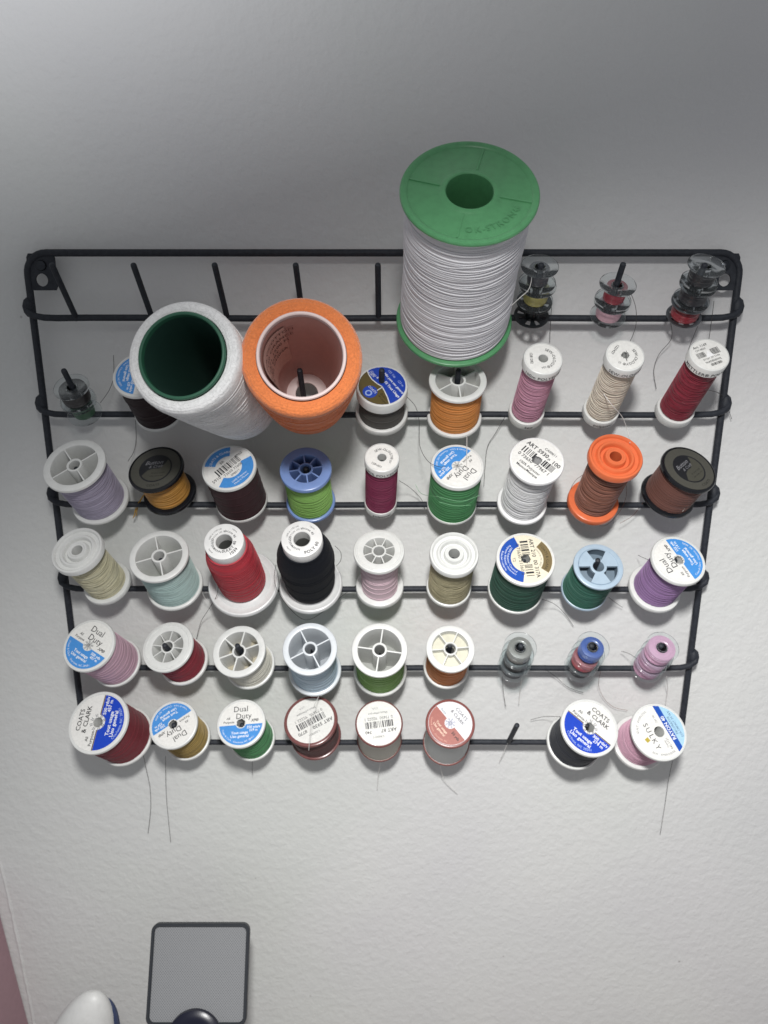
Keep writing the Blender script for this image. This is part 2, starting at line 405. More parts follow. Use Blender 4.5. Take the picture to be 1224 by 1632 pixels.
for cx, sx in ((fl + 8.6, 1), (fr - 8.6, -1)):       # corner plates with a hole and a screw
    m = MB(); cz = ft - 10.5; hz = -4.4; hr = 3.6; N = 32; hx = -0.6 * sx
    outer = []
    for i in range(N):
        a = 2 * math.pi * i / N; ca, sa = math.cos(a), math.sin(a)
        k = 1 / max(abs(ca) / 8.0, abs(sa) / 10.2); outer.append((ca * k, sa * k))
    for y0, fl_ in ((fy - .8, 0), (fy + .7, 1)):
        vs = [(cx + x, y0, cz + z) for x, z in outer] + [(cx + hx + hr * math.cos(2*math.pi*i/N), y0, cz + hz + hr * math.sin(2*math.pi*i/N)) for i in range(N)]
        m.add(vs, [((i, (i+1) % N, N + (i+1) % N, N + i) if not fl_ else (N + i, N + (i+1) % N, (i+1) % N, i)) for i in range(N)])
    for k0 in (0, N): m.add([m.v[k0 + i] for i in range(N)] + [m.v[2*N + k0 + i] for i in range(N)], [(i, (i+1) % N, N + (i+1) % N, N + i) for i in range(N)])
    pl = rk(m, 'mounting_plate')
    m = MB(); m.lathe([(0, 1.9), (1.2, 1.7), (2.6, .9), (3.0, 0), (3.0, -.6)], 20)
    m.v = [(cx + hx + .8 * sx + x, fy - .9 - z, cz + 3.6 + y + 320) for x, y, z in m.v]
    m.build('screw', flat('#3a3d42', 0.3, 0.8), pl)

# ------------------------------------------------------------------ thread tails (mm, in the room)
TAILS={
 'bob19':[('k',[(188.7,-12.0,-9.2),(191.4,-5.0,-25.1),(178.2,-36.0,-35.0)]),('k',[(181.1,-12.0,-23.0),(182.7,2.0,-37.4),(184.2,8.0,-47.1)]),('k',[(167.1,-8.0,-21.4),(172.7,4.0,-31.0),(167.7,8.0,-40.5),(166.3,10.0,-50.0),(169.3,11.0,-61.4)]),],
 'bob18':[('k',[(137.4,-22.0,-3.0),(144.3,-14.0,-12.6),(147.8,-6.0,-23.3),(143.8,-10.0,-32.5),(131.9,-44.0,-34.3),(132.2,-47.0,-40.6),(135.7,-44.0,-47.6)]),],
 'bob17':[('k',[(98.3,-8.0,-12.7),(101.2,6.0,-23.9),(101.8,8.0,-33.5)]),],
 'giant':[('w',[(70.2,-40.0,-10.9),(74.7,-42.0,-6.4),(78.8,-40.0,-2.9),(82.0,-30.0,2.5),(84.9,-10.0,9.4)]),],
 'bob21':[('k',[(-159.3,8.0,-40.8),(-159.1,4.0,-53.0),(-160.5,-2.0,-60.5),(-164.3,-8.0,-67.1)]),],
 'darkhid':[('k',[(-150.0,9.0,-79.6),(-151.1,10.0,-92.4),(-153.0,9.0,-100.1),(-154.7,2.0,-104.5)]),],
 'gold':[('y',[(-142.4,-8.0,-121.8),(-150.1,2.0,-130.6),(-154.3,6.0,-140.8)]),('y',[(-143.3,-8.0,-123.0),(-151.1,2.0,-133.0),(-156.4,6.0,-142.5)]),('y',[(-144.2,-8.0,-123.8),(-152.4,2.0,-133.9),(-155.2,5.0,-141.3)]),],
 'magenta':[('k',[(12.0,-12.0,-113.3),(18.4,0.0,-120.4),(24.6,6.0,-127.6),(28.0,8.0,-133.1),(28.9,9.0,-137.6)]),],
 'coatsblue':[('k',[(16.0,-14.0,-62.5),(21.7,-2.0,-70.2),(24.3,4.0,-80.3),(24.5,-4.0,-93.5),(28.2,-28.0,-97.7),(34.2,-36.0,-99.2),(37.7,-36.0,-98.8)]),],
 'orange6':[('w',[(51.5,-16.0,-85.8),(50.2,-30.0,-91.8),(49.9,-36.0,-103.2),(49.5,-34.0,-107.0)]),],
 'green':[('g',[(22.4,2.0,-119.3),(26.1,-4.0,-123.7),(34.5,-36.0,-116.9),(47.0,-38.0,-118.9),(58.4,-32.0,-116.9)]),('g',[(34.7,-34.0,-120.4),(43.6,-37.0,-121.8),(53.0,-33.0,-122.6)]),],
 'pink':[('k',[(78.9,-6.0,-72.2),(76.9,4.0,-76.9),(72.1,10.0,-88.4),(67.5,11.0,-97.3),(66.6,12.0,-110.8),(66.3,12.0,-123.1)]),],
 'cream':[('w',[(125.7,-30.0,-58.9),(130.1,-32.0,-64.6),(139.2,-24.0,-73.0),(145.2,-18.0,-83.2),(141.6,-34.0,-85.9)]),],
 'crimson':[('k',[(186.5,-16.0,-57.9),(204.0,0.0,-63.0),(213.1,8.0,-72.5),(217.2,10.0,-79.8)]),],
 'orangefl':[('b',[(122.2,-24.0,-105.0),(118.9,-10.0,-113.4),(118.6,2.0,-124.5),(121.4,6.0,-133.8)]),('b',[(144.9,-22.0,-110.4),(150.1,-10.0,-123.3),(150.3,0.0,-136.1),(143.8,2.0,-145.4),(138.1,0.0,-145.6)]),('b',[(151.6,2.0,-144.6),(159.8,4.0,-140.2),(163.2,-2.0,-130.3)]),],
 'brownblk':[('t',[(179.5,-22.0,-119.2),(183.7,-21.0,-124.1),(183.3,-20.0,-126.7),(182.2,-18.0,-130.8)]),],
 'dkgreen':[('k',[(103.4,-8.0,-192.0),(114.5,4.0,-200.6),(123.0,10.0,-210.0),(129.7,11.0,-219.5)]),],
 'ltblue3':[('k',[(146.8,-4.0,-192.4),(155.2,6.0,-200.6),(160.6,9.0,-205.0)]),('k',[(119.1,6.0,-183.4),(119.7,0.0,-182.8)]),],
 'purple':[('k',[(166.5,6.0,-167.4),(166.1,-8.0,-164.5),(165.8,-22.0,-161.4)]),],
 'blkking':[('k',[(-62.4,-24.0,-162.7),(-64.2,-22.0,-173.6),(-60.5,-24.0,-183.1),(-53.8,-10.0,-201.1),(-46.4,-6.0,-207.2),(-36.0,-8.0,-200.6),(-24.3,0.0,-193.2),(-17.6,6.0,-190.4),(-11.0,8.0,-184.2)]),('k',[(-26.1,-30.0,-148.6),(-23.3,-22.0,-155.4),(-23.6,-18.0,-162.1),(-26.2,-20.0,-165.0)]),],
 'redking':[('k',[(-98.4,-22.0,-174.9),(-101.1,-18.0,-185.7),(-112.1,0.0,-204.2),(-118.8,8.0,-215.4),(-123.0,10.0,-228.3)]),],
 'mint':[('w',[(-113.6,-6.0,-185.5),(-113.1,0.0,-194.1),(-110.2,2.0,-199.8)]),],
 'dkred6':[('k',[(-161.2,-6.0,-303.7),(-163.0,2.0,-321.1),(-164.3,10.0,-344.7),(-165.8,11.0,-364.0),(-169.8,12.0,-385.3)]),],
 'gold6':[('k',[(-145.8,-6.0,-308.1),(-152.1,9.0,-336.2),(-153.6,11.0,-358.7),(-153.8,12.0,-393.0)]),],
 'green6':[('k',[(-87.4,-4.0,-312.9),(-90.3,8.0,-332.9)]),],
 'pink6':[('k',[(199.8,-6.0,-311.6),(203.0,4.0,-332.6),(205.2,10.0,-355.3),(205.1,12.0,-386.4)]),],
 'cream6':[('w',[(0.8,-6.0,-311.6),(-1.1,6.0,-331.5),(-2.0,10.0,-346.3)]),],
 'white6':[('w',[(41.1,-6.0,-315.5),(44.9,6.0,-334.1),(49.4,9.0,-342.4),(55.5,10.0,-349.5)]),],
 'lblue5':[('w',[(-34.0,-10.0,-248.3),(-39.7,-14.0,-257.9),(-41.1,-38.0,-252.8),(-42.3,-40.0,-260.4),(-43.9,-40.0,-276.0),(-44.6,-38.0,-282.3)]),],
 'bob57':[('k',[(81.0,-6.0,-247.7),(83.9,6.0,-264.7),(86.8,9.0,-279.4)]),('w',[(93.9,-6.0,-248.6),(95.5,6.0,-264.7),(95.7,9.0,-277.0)]),],
 'bob58':[('b',[(145.2,-6.0,-244.0),(147.9,4.0,-259.7),(153.6,9.0,-272.2),(161.5,10.0,-280.0),(171.2,10.0,-282.5)]),('k',[(107.1,-2.0,-242.9),(119.2,8.0,-255.3),(128.8,10.0,-264.5),(139.8,10.0,-268.9)]),],
 'bob59':[('k',[(162.3,8.0,-236.5),(165.1,0.0,-234.3),(168.8,-8.0,-234.8)]),('w',[(188.9,-6.0,-247.7),(195.7,6.0,-264.7),(196.8,9.0,-277.0)]),],
 'navy6':[('k',[(104.6,9.0,-289.2),(113.3,6.0,-285.0),(121.5,-4.0,-278.9)]),],
 'peg67':[('w',[(87.7,-6.0,-294.9),(86.5,4.0,-310.4),(84.3,9.0,-322.8)]),],
}
TCOL = {'k': '#413e3f', 'w': '#e4e2de', 'y': '#c79a3c', 'g': '#7fb489', 'b': '#7a564b', 't': '#cfc7c0'}
TR = {'k': .16, 'w': .2, 'y': .26, 'g': .13, 'b': .13, 't': .2}
def smooth_path(p, n=6):
    p = [Vector(q) for q in p]; out = []
    for i in range(len(p) - 1):
        a, b, c_, d = p[max(i-1, 0)], p[i], p[i+1], p[min(i+2, len(p)-1)]
        for k in range(n):
            t = k / n; out.append(0.5 * ((2*b) + (c_-a)*t + (2*a-5*b+4*c_-d)*t*t + (3*b-a-3*c_+d)*t**3))
    out.append(p[-1]); return out
def tails(key, root, owner=None):
    inv = root.matrix_world.inverted()
    for col, pts in TAILS.get(key, ()):
        m = MB(); m.tube([(inv @ (Vector(q) * S)) / S for q in smooth_path(pts)], TR[col], 5)
        m.build('thread_tail', flat(TCOL[col], 0.8), root)

# ------------------------------------------------------------------ spools
def winding(prof, seg=56, coarse=0.5, loops=24, r=0.16, tilt=0.8, seed=1, ridge=0.12, inner=(3.6, 3.6)):
    """thread wound on a spool: a ridged body and strands lying over it"""
    R = random.Random(seed); m = MB()
    def rad(z):
        for (r0, z0), (r1, z1) in zip(prof, prof[1:]):
            if z0 <= z <= z1: return r0 + (r1 - r0) * (z - z0) / max(z1 - z0, 1e-6)
        return prof[-1][0]
    z0, z1 = prof[0][1], prof[-1][1]; pitch = 0.75 if coarse > .6 else 0.9; N = max(6, int((z1 - z0) / pitch)); pp = []
    for i in range(N + 1):
        z = z0 + (z1 - z0) * i / N; e = ridge * coarse * R.uniform(-1, 1) + 0.16 * coarse * math.sin(z * .45 + seed)
        pp.append((rad(z) + e, z))
    ph = [R.uniform(0, 6.28) for _ in pp]
    vs = []; n = len(pp)
    for i in range(seg):
        a = 2 * math.pi * i / seg
        for k, (q, z) in enumerate(pp):
            q2 = q + ridge * coarse * .7 * math.sin(a * 2 + ph[k]); z2 = z + .5 * coarse * math.sin(a + ph[k] * .15)
            if k in (0, n - 1): z2 = z
            vs.append((q2 * math.cos(a), q2 * math.sin(a), z2))
    fs = [(i * n + k, ((i + 1) % seg) * n + k, ((i + 1) % seg) * n + k + 1, i * n + k + 1) for i in range(seg) for k in range(n - 1)]
    m.add(vs, fs)
    m.lathe([(inner[1], z1), (prof[-1][0] + .3, z1)], seg); m.lathe([(prof[0][0] + .3, z0), (inner[0], z0)], seg)
    m.split = len(m.f)
    for L in range(loops):
        t = R.uniform(-1, 1) * tilt * coarse * (2.2 if R.random() < .25 else 1); zc = z0 + .6 + abs(t) + (z1 - z0 - 1.2 - 2 * abs(t)) * (L + R.random()) / loops; p0 = R.uniform(0, 6.28); t2 = t * R.uniform(-.3, .3)
        pts = []
        for i in range(44):
            a = 2 * math.pi * i / 44; z = zc + t * math.sin(a + p0) + t2 * math.sin(2 * a)
            q = rad(z) + r * .55 + ridge * coarse * .8; pts.append((q * math.cos(a), q * math.sin(a), z))
        m.tube(pts, r, 5, True)
    return m

HOLE = 3.4
def flange_ring(R, z0, z1, hole, b=0.9): 
    m = MB(); m.ring(hole, R, z0, z1, 64, b); return m

def shiny(mat):
    """the same dye on the smoother strands lying on top"""
    k = ('shiny', mat.name)
    if k not in MC:
        q = mat.copy(); q.name = mat.name + '_strand'; b = q.node_tree.nodes['Principled BSDF']
        setp(b, Roughness=.36, Specular_IOR_Level=.75)
        for l in list(b.inputs['Normal'].links): q.node_tree.links.remove(l)
        MC[k] = q
    return MC[k]
def base_parts(root, d):
    """bottom flange, inner tube and wound thread"""
    H, Rt, Rb = d['H'], d['Rt'], d['Rb']; fm = d['fm']; zb = d.get('zb', 3.0); zt = d.get('zt', 3.0); hole = d.get('hole', HOLE)
    m = MB(); m.ring(hole, Rb, 0, zb, 64, d.get('bev', 1.1)); m.build('flange', fm, root)
    if d.get('tube', True):
        m = MB(); m.lathe([(hole, zb - .5), (hole + .9, zb - .5), (hole + .9, H - .6), (hole, H - .6)], 32, True); m.build('core', d.get('corem', fm), root)
    b0, b1 = d['body']; prof = d.get('prof') or [(b0, zb), (b1, H - zt)]
    m = winding(prof, coarse=d.get('coarse', .4), loops=d.get('loops', 22), r=d.get('lr', .17 if d['coarse'] < .5 else .21), tilt=d.get('tilt', .9), seed=d['seed'], ridge=d.get('ridge', .14 if d['coarse'] < .5 else .26), inner=(HOLE + .9, d.get('ri', 3.4) + .9))
    m.build('thread', d['tm'], root, smooth=60, mat2=(shiny(d['tm']), m.split))

def top_spoked(root, d):
    H, R = d['H'], d['Rt']; fm = d['fm']; ri = d['ri']; zt = d.get('zt', 3.0); rh = d.get('rh', 4.6); n = d['n']; dep = d.get('deep', H * .62); off = math.radians(d.get('off', 0))
    m = MB(); m.lathe([(ri, H - dep), (ri + .9, H - dep), (ri + .9, H - zt), (R - .7, H - zt), (R, H - zt + .7), (R, H - .7), (R - .25, H - .25), (R - .8, H), (ri + .7, H), (ri + .2, H - .2), (ri, H - .7)], 72, True); m.build('flange', fm, root)
    m = MB(); m.ring(HOLE * .95, rh, H - dep - .5, H - .2, 32, .3); m.build('hub', fm, root)
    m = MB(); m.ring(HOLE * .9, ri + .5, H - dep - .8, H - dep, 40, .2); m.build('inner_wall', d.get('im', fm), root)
    for i in range(n):
        a = off + 2 * math.pi * i / n; m = MB(); L = ri - rh + 0.6; q = (ri + rh) / 2
        m.box(q * math.cos(a), q * math.sin(a), H - .45 - dep * .5 + .3, L, d.get('sw', .8), dep * .96, a); m.build('spoke', fm, root)
    if d.get('hr'):       # a second, higher ring round the recess
        m = MB(); m.ring(d['hr'] - .6, d['hr'] + .6, H - .4, H + .35, 56, .3); m.build('rim', fm, root)

def top_groove(root, d):
    H, R = d['H'], d['Rt']; zt = d.get('zt', 5.0); m = MB(); q = R / 15.0
    m.lathe([(HOLE * 1.1, H - zt), (R - .6, H - zt), (R, H - zt + .6), (R, H - .8), (R - .4, H - .1), (R - 1.4, H), (R - 1.9, H - .5), (R - 2.2, H - 1.6), (10.9*q, H - 1.9), (10.4*q, H - .9), (9.9*q, H - .3), (8.9*q, H - .3), (8.4*q, H - .9), (8.0*q, H - 3.2), (6.4*q, H - 3.2), (6.0*q, H - 1.0), (5.6*q, H - .3), (4.4*q, H - .4), (3.9*q, H - 1), (3.7*q, H - zt)], 72, True)
    m.build('flange', d['fm'], root)

def top_label(root, d):
    H, R = d['H'], d['Rt']; zt = d.get('zt', 3.0); hole = d.get('lh', HOLE + .2); lip = d.get('lip', 1.5)
    m = MB(); m.lathe([(hole, H - zt), (R - .8, H - zt), (R, H - zt + .8), (R, H - .8), (R - .3, H - .25), (R - .9, H), (R - lip + .1, H), (R - lip, H - .3), (hole, H - .3)], 72, True)
    m.build('flange', d['fm'], root)
    m = MB(); Rl = R - lip - .15
    th = d.get('torn', hole)
    NN = 60; rr = random.Random(d['seed']); r1 = [max(.05, th + rr.uniform(-.5, .35) * d.get('ragged', 1)) for _ in range(NN)]; vs = []
    for i in range(NN):
        a = 2 * math.pi * i / NN; c_, s_ = math.cos(a), math.sin(a)
        vs += [(r1[i]*c_, r1[i]*s_, H - .28), (Rl*c_, Rl*s_, H - .28), (Rl*c_, Rl*s_, H - .16), (r1[i]*c_, r1[i]*s_, H - .16)]
    m.add(vs, [(i*4 + k, ((i+1) % NN)*4 + k, ((i+1) % NN)*4 + (k+1) % 4, i*4 + (k+1) % 4) for i in range(NN) for k in range(4)])
    lb = m.build('label', flat(d.get('lc', '#e6e5e1'), d.get('lrough', .45), d.get('lmetal', 0)), root)
    P = Print(d.get('rot', 0)); d['print'](P, Rl, th); P.build(lb, H - .09)
    return lb

K = '#26262a'; WT = '#eef1f5'; SKY = '!#4790d8'; NAVY = '!#1643bd'
def dd(yards='250 yds/v', metres='229 m', full=False):
    def f(P, R, h):
        rc = .24 * R
        P.chord(SKY, R * .985, -.07 * R, rc); P.disc('!#e2e2de', rc, z=-.01, r0=h + .1 if h < rc else rc * .98)
        P.flake('@#55585e', rc * .93, h * .9)
        P.text(K, 'Dual', -.02*R, .66*R, .36*R); P.text(K, 'Duty', .12*R, .33*R, .36*R); P.text(K, 'XP®', .62*R, .10*R, .17*R, bold=.02, italic=.3)
        P.text(K, 'All', -.58*R, .25*R, .15*R, bold=.01); P.text(K, 'Purpose', -.55*R, .08*R, .15*R, bold=.01)
        P.text(WT, yards, .58*R, -.20*R, .16*R, bold=.02); P.text(WT, metres, .58*R, -.34*R, .15*R, bold=.02)
        P.text(WT, 'Tout usage', -.05*R, -.42*R, .17*R, bold=.02); P.text(WT, 'Uso general', -.05*R, -.58*R, .17*R, bold=.02)
        P.arc(WT, 'Coats & Clark · Charlotte, NC 28201', .86*R, 255, .11*R, True)
    return f
def coats(yards, metres):
    def f(P, R, h):
        rc = .27 * R
        P.chord('!#2a2712', R * .985, -.01 * R, rc, z=-.03); P.chord('!#b79a4a', R * .985, -.035 * R, rc, z=-.022); P.chord(NAVY, R * .985, -.05 * R, rc, z=-.014)
        P.flake('@#6d7078', rc * 1.15, h)
        P.text(K, 'COATS', .05*R, .70*R, .24*R, bold=.012); P.text(K, '& CLARK', .08*R, .46*R, .24*R, bold=.012)
        P.text(K, 'All', -.60*R, .27*R, .15*R, bold=.015); P.text(K, 'Purpose', -.58*R, .10*R, .16*R, bold=.015)
        P.text(WT, yards, .60*R, -.17*R, .17*R, bold=.02); P.text(WT, metres, .60*R, -.32*R, .17*R, bold=.02)
        P.text(WT, 'Tout usage', -.02*R, -.45*R, .19*R, bold=.02); P.text(WT, 'Uso general', -.02*R, -.62*R, .19*R, bold=.02)
        P.arc('#b9cdf0', 'Charlotte, NC 28201', .87*R, 270, .13*R, True)
    return f
def lab_brown(P, R, h):
    for sg in (0, 1):
        a = 0 if not sg else 180
        pass
    t = .30 * R
    P.crescent(SKY, R * .985, .52 * R, -152, -12); P.crescent(SKY, R * .985, .55 * R, 48, 132)
    P.text(K, '5910', -.72*R, -.12*R, .20*R, rot=0); P.text(K, 'BR', -.05*R, .38*R, .17*R); P.text(K, '8960', .66*R, .22*R, .17*R)
    P.bars(K, .02*R, .08*R, 1.15*R, .34*R, seed=11); P.text(K, '73650 77608', .05*R, -.20*R, .17*R); P.text(K, '098611', .02*R, -.38*R, .14*R)
    P.arc(WT, 'COATS & CLARK', .76*R, 90, .15*R, False, .01); P.text(WT, '100% Polyester', 0, -.66*R, .12*R); P.text(WT, 'Made in Mexico', 0, -.79*R, .11*R)
def lab_s930(P, R, h):
    P.text(K, 'CA00011', .18*R, .66*R, .15*R, bold=.015); P.text(K, 'ART S930', -.28*R, .42*R, .25*R, bold=.02); P.text(K, 'J6', .32*R, .36*R, .13*R, bold=.02); P.text(K, '100', .66*R, .36*R, .25*R, bold=.02)
    P.bars(K, 0, .08*R, 1.5*R, .30*R, h * 1.05, 5); P.text(K, '0 73650  77967 1', 0, -.20*R, .21*R, bold=.012, clip=h)
    P.text(K, '100% Polyester', 0, -.46*R, .16*R, bold=.012); P.text(K, 'Mexico/Mexique', 0, -.63*R, .15*R, bold=.02)
def lab_dkgreen(P, R, h):
    P.crescent('!#1a4fae', R * .985, .56 * R, 196, 344); P.crescent('!#7a6a48', R * .985, .66 * R, 48, 132)
    P.text(K, 'ART 210  00 317A', 0, .34*R, .21*R, bold=.012); P.bars(K, 0, .05*R, 1.5*R, .30*R, h, 9); P.text(K, '0 73650 21360 2', 0, -.20*R, .19*R, clip=h)
    P.arc(WT, '100% Polyester Covered', .66*R, 270, .11*R, True); P.arc(WT, 'Polyester Polyester recouvert', .77*R, 270, .11*R, True); P.arc(WT, 'Poliester cubierto', .89*R, 270, .11*R, True)
    P.arc('#2a2412', 'COATS & CLARK', .82*R, 90, .14*R, False); P.arc('#77705c', 'Charlotte, NC 28201', .58*R, 90, .09*R, False); P.text(K, 'T2', 0, -.44*R, .16*R)
def lab_pale(a, b, c_='CA00011', seed=4):
    def f(P, R, h):
        P.text('#4a4a4c', c_, .10*R, .60*R, .13*R); P.text('#3a3a3c', a, -.40*R, .36*R, .22*R, bold=.01); P.text('#3a3a3c', b, .52*R, .36*R, .20*R, bold=.01)
        P.bars('#3c3c40', 0, .05*R, 1.25*R, .30*R, 0, seed); P.text('#3a3a3c', '0 73650  92222 1', 0, -.22*R, .18*R); P.text('#56565a', 'Mexico/Mexique', 0, -.46*R, .13*R); P.text('#6a6a6e', 'U.S.A.', .1*R, -.68*R, .11*R)
    return f
def lab_rose(P, R, h):
    rc = .26 * R
    P.chord('!#a8685f', R * .985, .02 * R, rc); P.disc('!#e9e9ec', rc, z=-.01); P.flake('@#4d5a86', rc * .95)
    P.text(K, 'COATS', 0, .68*R, .22*R); P.text(K, '& CLARK', 0, .44*R, .21*R); P.text('#3a6a7a', 'Button', -.6*R, .12*R, .13*R)
    P.text('#e8cdb8', 'Tout usage', -.1*R, -.42*R, .16*R, bold=.02); P.text('#e8cdb8', 'Uso general', -.1*R, -.58*R, .16*R, bold=.02); P.text(K, '50 yds', .6*R, -.2*R, .18*R, bold=.02)
    P.arc('#d9a898', 'Coats & Clark · Charlotte, NC', .85*R, 262, .11*R, True)
def lab_sulky(P, R, h):
    P.band('!#1c4fae', R * .985, .30 * R, .52 * R); P.band('!#a9cfe6', R * .985, .52 * R, .984 * R)
    P.text(WT, 'RAYON 40', .41*R, -.02*R, .20*R, rot=90, bold=.02); P.text('#25406e', 'DECORATIVE', .62*R, -.0*R, .12*R, rot=90); P.text('#25406e', 'COLORFAST 30 WT', .75*R, 0, .12*R, rot=90)
    P.text('#3a3a3e', 'SULKY', -.36*R, -.06*R, .28*R, rot=-90, space=1.35); P.text('#55555a', '250 YD', .10*R, .48*R, .10*R, rot=90); P.text('#3a3a3e', '942-1121', .12*R, -.52*R, .12*R, rot=90); P.text('#55555a', 'Cotton', .0*R, -.50*R, .10*R, rot=90)
    P.quad('@#b6a23c', -.60*R, -.08*R, .16*R, .16*R, 12); P.arc('#77777a', 'QUILT · OVERLOCK', .86*R, 128, .11*R); P.arc('#77777a', 'SEW · EMBROIDER', .86*R, 250, .11*R, True)
def lab_coatsblue(P, R, h):
    P.disc('!#1f44b0', R*.985, z=-.03)
    def curve(t): return (-.62 + 1.24*t, )
    # olive part at the left, edged in white
    ol = []; n = 16
    for i in range(n + 1):
        a = math.radians(128 + (288 - 128) * i / n); ol.append((R*.98*math.cos(a), R*.98*math.sin(a)))
    edge = [(.30, -.93), (.22, -.6), (.10, -.28), (0, -.05), (-.2, .10), (-.42, .33), (-.56, .60), (-.60, .77)]
    ol2 = ol + [(x * R, y * R) for x, y in edge]
    P.poly('!#5f522c', ol2, -.02)
    for (x0, y0), (x1, y1) in zip(edge, edge[1:]):
        L = math.hypot(x1 - x0, y1 - y0); P.quad('!#e2e4e6', (x0+x1)/2*R, (y0+y1)/2*R, L*R*1.12, .045*R, math.degrees(math.atan2(y1-y0, x1-x0)), -.012)
    P.quad('!#e2e4e6', -.10*R, -.17*R, .30*R, .04*R, 38, -.012)
    P.disc('!#2348b4', .31*R, -.50*R, -.32*R, -.012); P.disc('@#9fb4e4', .15*R, -.56*R, -.38*R, 0, .09*R); P.text(WT, 'COATS', -.40*R, -.20*R, .15*R, rot=-52)
    P.text(WT, 'Coats &', -.30*R, .58*R, .15*R, rot=-52); P.text(WT, 'Clark', -.42*R, .60*R, .15*R, rot=-52)
    P.text(WT, 'Fil Tout Usage', .42*R, -.20*R, .17*R, rot=-55, bold=.02); P.text(WT, 'Hilo para uso general', .50*R, .12*R, .15*R, rot=-55, bold=.02)
    P.text('#b8c8ee', '135 Yds', .42*R, .62*R, .15*R, rot=-55); P.text('#b8c8ee', '123 m', .78*R, .12*R, .15*R, rot=-55)
    P.text('#2a230f', 'Button', .08*R, -.58*R, .16*R, rot=-55, italic=.3); P.text('#2a230f', '& Carpet', .02*R, -.72*R, .14*R, rot=-55, italic=.3)
def lab_sew(num, word='SEW-OLOGY®', extra='PES'):
    def f(P, R, h):
        P.arc(K, word, .62*R, 0, .24*R, False, .01); P.text(K, num, -.66*R, .02*R, .22*R, rot=-90, bold=.01); P.text('#4a4a4e', extra, -.02*R, -.62*R, .18*R, rot=20)
    return f
def lab_art(P, R, h):
    P.text(K, 'Art. 1169', -.20*R, .68*R, .22*R, bold=.01); P.text(K, 'CH 8820', -.3*R, .46*R, .17*R); P.bars(K, -.46*R, .12*R, .5*R, .34*R, 0, 2); P.bars(K, .42*R, .12*R, .5*R, .4*R, 0, 8)
    P.text(K, '01161 34 1144', 0, -.2*R, .17*R); P.text(K, 'WADENSWIL', .0*R, -.42*R, .17*R, bold=.01); P.bars(K, .05*R, -.64*R, .7*R, .16*R, 0, 6)
    P.poly('@#f2f2f2', [(-.26*R, -.14*R), (.26*R, -.14*R), (0, .30*R)], .01)
def lab_cone(a, b, faint=False):
    c_ = '#47474a' if not faint else '#5c5c5e'
    def f(P, R, h):
        P.arc(K, a, .82*R, 315, .24*R, True, .02); P.arc(K, b, .58*R, 315, .22*R, True, .02)
        P.arc(c_, 'viscose 40', .62*R, 60, .19*R, False, .01); P.arc(c_, 'rayon', .84*R, 52, .14*R); P.arc(c_, '1000 m 1100 yds', .78*R, 140, .13*R); P.arc(c_, 'COTTON 102 dt', .58*R, 140, .14*R); P.arc(c_, 'GÜTERMANN', .62*R, 215, .17*R, True, .01); P.arc(c_, 'rayon', .84*R, 222, .14*R, True)
    return f
def lab_black(P, R, h):
    P.disc('!#4c4b44', R * .985, z=-.03); P.disc('!#17181c', R * .66, z=-.02)
    n = 20; sw = [(.6*R*math.cos(math.radians(a)), .6*R*math.sin(math.radians(a))) for a in [-150 + 190*i/n for i in range(n + 1)]]
    sw += [(.35*R, .18*R), (.12*R, -.02*R), (-.1*R, .0), (-.3*R, -.06*R), (-.42*R, -.18*R)]
    P.poly('!#47463d', sw, -.01)
    P.text('#88888c', 'Button', -.10*R, .30*R, .26*R, italic=.4); P.text('#7c7c80', '& Craft', -.02*R, .10*R, .18*R, italic=.4)
    P.text('#1c1c18', 'Fil tout usage', .12*R, -.22*R, .10*R); P.text('#1c1c18', 'Hilo para uso', .08*R, -.36*R, .10*R); P.arc('#191916', 'COATS', .82*R, 270, .15*R, True, .01)

